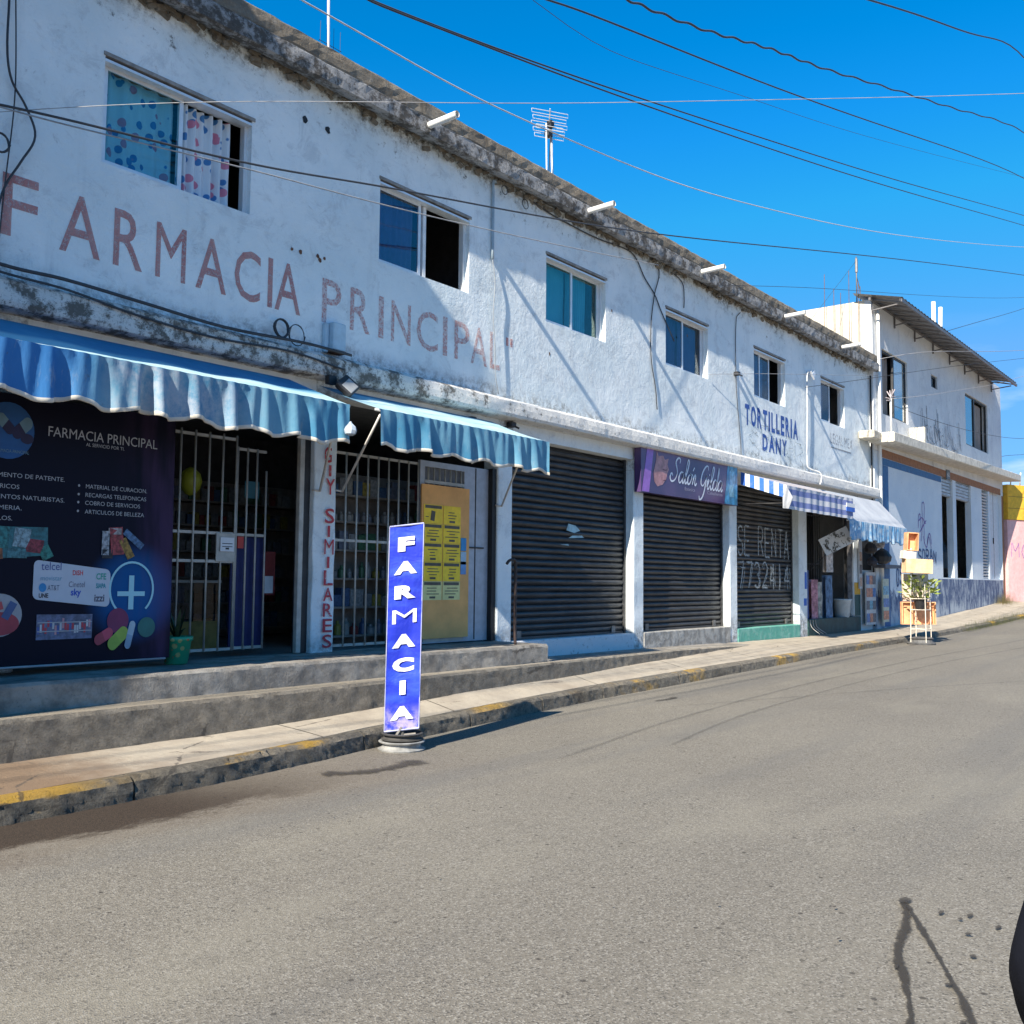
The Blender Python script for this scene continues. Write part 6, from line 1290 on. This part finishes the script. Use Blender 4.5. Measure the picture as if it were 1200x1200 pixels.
# litter and specks on the road
def rz(x): return z_road(x)
mb = MB()
for k in range(70):
    xx = random.uniform(3, 14); yy = -random.uniform(2.4, 7.6); r = random.uniform(.004, .014); n = 6; mb.poly([(xx+r*random.uniform(.5, 1.3)*math.cos(2*math.pi*i/n), yy+r*.6*random.uniform(.5, 1.3)*math.sin(2*math.pi*i/n), rz(xx)+.019) for i in range(n)])
mb.build('road_specks', M((.05, .042, .035), .9), road, kind='stuff')
def mat_stain(name, c, strength):
    t = NT(name); at = t.n.new('ShaderNodeAttribute'); at.attribute_name = 'wet'; n = t.noise(38, 6, .75); n2 = t.noise(9, 4, .6)
    t.base(c); t.rough(.8)
    v = t.math('ADD', at.outputs['Fac'], t.math('ADD', t.math('MULTIPLY', t.math('SUBTRACT', n, .5), 1.3), t.math('MULTIPLY', t.math('SUBTRACT', n2, .5), .9)))
    t.alpha(t.math('MULTIPLY', t.ramp(v, .18, .85), strength)); return t.m
WET = mat_stain('damp_asphalt', (.040, .033, .024), .85); OIL = mat_stain('oil_stained_asphalt', (.050, .043, .035), .7); DARK_LINE = mat_stain('thin_dark_line', (.085, .082, .078), .26)
def wetattr(o, vals):
    a = o.data.attributes.new('wet', 'FLOAT', 'POINT'); a.data.foreach_set('value', vals); return o
def stain(pts, w, name='damp_trail', mat=None, lift=.010):
    P = spline([(a, b, 0) for a, b in pts], 10); rows = []; vals = []
    for i, p in enumerate(P):
        d = (P[min(i+1, len(P)-1)]-P[max(i-1, 0)]).normalized(); nn = Vector((-d.y, d.x, 0)); ww = w*(1+.6*nz(p.x, p.y, 0, 5)+.5*nz(p.x, p.y, 0, 21)); e = min(1, i/3, (len(P)-1-i)/3)
        rows.append([(p.x+nn.x*ww*q+.2*w*nz(p.x, p.y, 3, 13)*nn.x, p.y+nn.y*ww*q+.2*w*nz(p.x, p.y, 3, 13)*nn.y, rz(p.x)+lift) for q in (-1, -.5, 0, .5, 1)]); vals += [0, .6*e, e, .6*e, 0]
    mb = MB(); mb.grid(rows); return wetattr(mb.build(name, mat or WET, road), vals)
stain([(4.72, -6.56), (4.62, -6.60), (4.42, -6.66), (4.05, -6.74), (3.75, -6.86), (3.45, -6.96), (3.1, -7.0)], .026)
stain([(4.70, -6.58), (4.5, -6.68), (4.3, -6.78), (4.0, -6.93), (3.75, -7.05), (3.5, -7.16), (3.2, -7.3)], .018, lift=.012)
def spot(a, b, ra_, rb_, name='drip_spot', lift=.0145):
    n = 12; vs = [(a, b, rz(a)+lift)]; vals = [1.0]
    for q, val in ((.55, .8), (1.15, 0)):
        for i in range(n): t_ = 2*math.pi*i/n; vs.append((a+ra_*q*math.cos(t_)*random.uniform(.75, 1.25), b+rb_*q*math.sin(t_)*random.uniform(.75, 1.25), rz(a)+lift)); vals.append(val)
    mb = MB(); mb.add(vs, [(0, 1+i, 1+(i+1) % n) for i in range(n)]+[(1+i, 1+n+i, 1+n+(i+1) % n, 1+(i+1) % n) for i in range(n)]); wetattr(mb.build(name, WET, road), vals)
spot(4.73, -6.565, .055, .03, 'damp_spot')
for a, b in ((4.70, -6.85), (4.62, -6.98), (4.45, -6.9), (4.2, -6.98), (4.12, -7.2), (3.85, -6.98), (4.62, -6.83), (5.5, -7.05), (3.55, -7.1), (3.65, -7.35), (4.66, -6.74), (4.35, -7.12), (3.9, -6.78)): spot(a, b, random.uniform(.018, .04), random.uniform(.010, .018), lift=.015)
stain([(4.92, -2.26), (5.15, -2.44), (5.4, -2.5), (5.62, -2.50), (5.85, -2.42)], .13, 'oil_stain', OIL)
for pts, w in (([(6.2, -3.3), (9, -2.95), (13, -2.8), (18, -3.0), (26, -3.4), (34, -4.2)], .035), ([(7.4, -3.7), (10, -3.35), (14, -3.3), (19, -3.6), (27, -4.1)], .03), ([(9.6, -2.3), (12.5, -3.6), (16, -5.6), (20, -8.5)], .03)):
    stain(pts, w, 'dark_road_line', DARK_LINE, lift=.009)  # thin faint dark lines along the road
stain([(10.2, -2.05), (10.5, -2.1), (10.75, -2.08)], .045, 'oil_stain', OIL)

# ------------------------------------------------------------------ unseen building added left of the row to shade the facade
NB = empty('unseen_shade_building', (-4, -.6, 0), 'unseen tall building added past the left end of the row to shade the facade', 'building')
box('outer_wall', M((.45, .42, .38), .9, var=.1, bump=.01), -9, 1.10, -1.3, 7.4, -.05, 10.3, NB)
for k in range(3):
    for zz in (1.2, 4.3, 7.3):
        f = box('window', BLK, -8+k*3, -6.4+k*3, -1.34, -1.301, zz, zz+1.4, NB); box('pane', MAT['glass_blue'], -7.95+k*3, -6.45+k*3, -1.355, -1.342, zz+.05, zz+1.35, f)

# ------------------------------------------------------------------ person standing just beside the camera
def person():
    # ground point 1.15 m ahead, .86 m right of the camera
    base = Vector((0, -8, 0))+Vector((F.x, F.y, 0)).normalized()*1.18+Rt*.962
    e = empty('person', base, 'person in dark navy jacket cut off by the right edge of the photo', 'person')
    fwd = Vector((F.x, F.y, 0)).normalized(); rgt = Rt
    def L(a, b, z): return base+rgt*a+fwd*b+Vector((0, 0, z))
    def skin(name, joints, edges, mat, root=0, sub=2):
        me = bpy.data.meshes.new(name); me.from_pydata([tuple(L(*j[:3])-base) for j in joints], edges, [])
        o = bpy.data.objects.new(name, me); COL.objects.link(o); o.parent = e; WPOS[o.name] = base
        m = o.modifiers.new('skin', 'SKIN')
        for i, j in enumerate(joints):
            r = j[3]; me.skin_vertices[0].data[i].radius = r if isinstance(r, tuple) else (r, r)
        me.skin_vertices[0].data[root].use_root = True
        m2 = o.modifiers.new('sub', 'SUBSURF'); m2.levels = sub; m2.render_levels = sub
        bpy.context.view_layer.update()
        ev = o.evaluated_get(bpy.context.evaluated_depsgraph_get()); nm = bpy.data.meshes.new_from_object(ev)
        o.modifiers.clear(); o.data = nm; nm.materials.clear(); nm.materials.append(mat); nm.polygons.foreach_set('use_smooth', [True]*len(nm.polygons))
        return o
    SK = M((.36, .20, .14), .55, var=.06, name='skin'); NAVY = M((.007, .008, .013), .95, var=.3, name='navy_fabric', bump=.004); NAVY.node_tree.nodes['Principled BSDF'].inputs['Specular IOR Level'].default_value = .1; JEAN = M((.03, .035, .055), .85, var=.2)
    # body: pelvis, spine, neck, head; legs; arms with hands
    J = [(0, 0, .92, (.16, .11)), (0, 0, 1.08, (.14, .10)), (0, 0, 1.26, (.165, .11)), (0, 0, 1.38, (.12, .08)), (0, 0, 1.44, (.055, .055)), (0, .01, 1.50, (.055, .06)), (0, .015, 1.57, (.078, .092)), (0, .01, 1.64, (.072, .088)),
         (-.10, 0, .85, (.085, .09)), (-.11, .01, .48, .058), (-.115, -.02, .09, .040), (-.12, .10, .045, (.042, .035)), (-.12, .16, .035, (.035, .025)),
         (.10, 0, .85, (.085, .09)), (.11, .01, .48, .058), (.115, -.02, .09, .040), (.12, .10, .045, (.042, .035)), (.12, .16, .035, (.035, .025)),
         (-.18, 0, 1.35, .055), (-.33, -.03, 1.01, .042), (-.25, .13, .88, .032), (-.22, .18, .855, (.03, .022)),
         (.18, 0, 1.35, .055), (.27, -.03, 1.09, .044), (.16, .16, 1.08, .034), (.12, .22, 1.10, (.03, .022))]
    E_ = [(0, 1), (1, 2), (2, 3), (3, 4), (4, 5), (5, 6), (6, 7), (0, 8), (8, 9), (9, 10), (10, 11), (11, 12), (0, 13), (13, 14), (14, 15), (15, 16), (16, 17), (3, 18), (18, 19), (19, 20), (20, 21), (3, 22), (22, 23), (23, 24), (24, 25)]
    skin('body', J, E_, SK)
    skin('jacket', [(0, 0, .86, (.195, .14)), (0, 0, 1.05, (.175, .125)), (0, 0, 1.26, (.195, .135)), (0, 0, 1.38, (.13, .09)), (-.18, 0, 1.34, .070), (-.34, -.03, 1.01, .056), (-.26, .115, .89, .042), (.19, 0, 1.35, .078), (.285, -.03, 1.09, .070), (.17, .15, 1.08, .050)], [(0, 1), (1, 2), (2, 3), (3, 4), (4, 5), (5, 6), (3, 7), (7, 8), (8, 9)], NAVY)
    skin('trousers', [(0, 0, .90, (.17, .125)), (-.10, 0, .82, (.10, .11)), (-.11, .01, .48, .078), (-.115, -.02, .13, .062), (.10, 0, .82, (.10, .11)), (.11, .01, .48, .078), (.115, -.02, .13, .062)], [(0, 1), (1, 2), (2, 3), (0, 4), (4, 5), (5, 6)], JEAN)
    for s_ in (-1, 1):
        skin('shoe', [(s_*.115, -.05, .06, (.05, .05)), (s_*.12, .06, .05, (.052, .042)), (s_*.12, .18, .035, (.045, .03))], [(0, 1), (1, 2)], BLACK, sub=1)
        hx, hy, hz = (s_*.22, .18, .855) if s_ < 0 else (.12, .22, 1.10)
        for f_ in range(4): skin('finger', [(hx-s_*.01*f_*.5, hy+.01, hz-.012*f_+.015, .0095), (hx-s_*.02, hy+.045-.003*f_, hz-.012*f_+.005, .0085), (hx-s_*.045, hy+.055-.004*f_, hz-.012*f_-.01, .0075)], [(0, 1), (1, 2)], SK, sub=1)
        skin('thumb', [(hx-s_*.0, hy-.01, hz+.02, .011), (hx-s_*.03, hy+.01, hz+.035, .0095), (hx-s_*.05, hy+.03, hz+.03, .008)], [(0, 1), (1, 2)], SK, sub=1)
        skin('ear', [(s_*.078, .0, 1.60, (.008, .016)), (s_*.084, -.004, 1.575, (.008, .014))], [(0, 1)], SK, sub=1)
        me = MB(); c = L(s_*.03, .088, 1.592); me.lathe(c.x, c.y, [(.002, c.z-.010), (.010, c.z-.005), (.012, c.z), (.010, c.z+.005), (.002, c.z+.010)], 8); me.build('eye', M((.05, .03, .02), .2), e, smooth=True)
    skin('nose', [(0, .088, 1.59, .009), (0, .108, 1.562, .013)], [(0, 1)], SK, sub=1); skin('mouth', [(-.022, .092, 1.535, .006), (0, .099, 1.535, .007), (.022, .092, 1.535, .006)], [(0, 1), (1, 2)], M((.30, .10, .09), .5), sub=1)
    skin('hair', [(0, -.03, 1.57, (.08, .08)), (0, -.015, 1.64, (.083, .098)), (0, .0, 1.69, (.062, .075))], [(0, 1), (1, 2)], M((.015, .011, .009), .6, bump=.004), sub=2)
person()
print('objects', len(bpy.data.objects), 'tris', sum(len(o.data.polygons) for o in bpy.data.objects if o.type == 'MESH'))
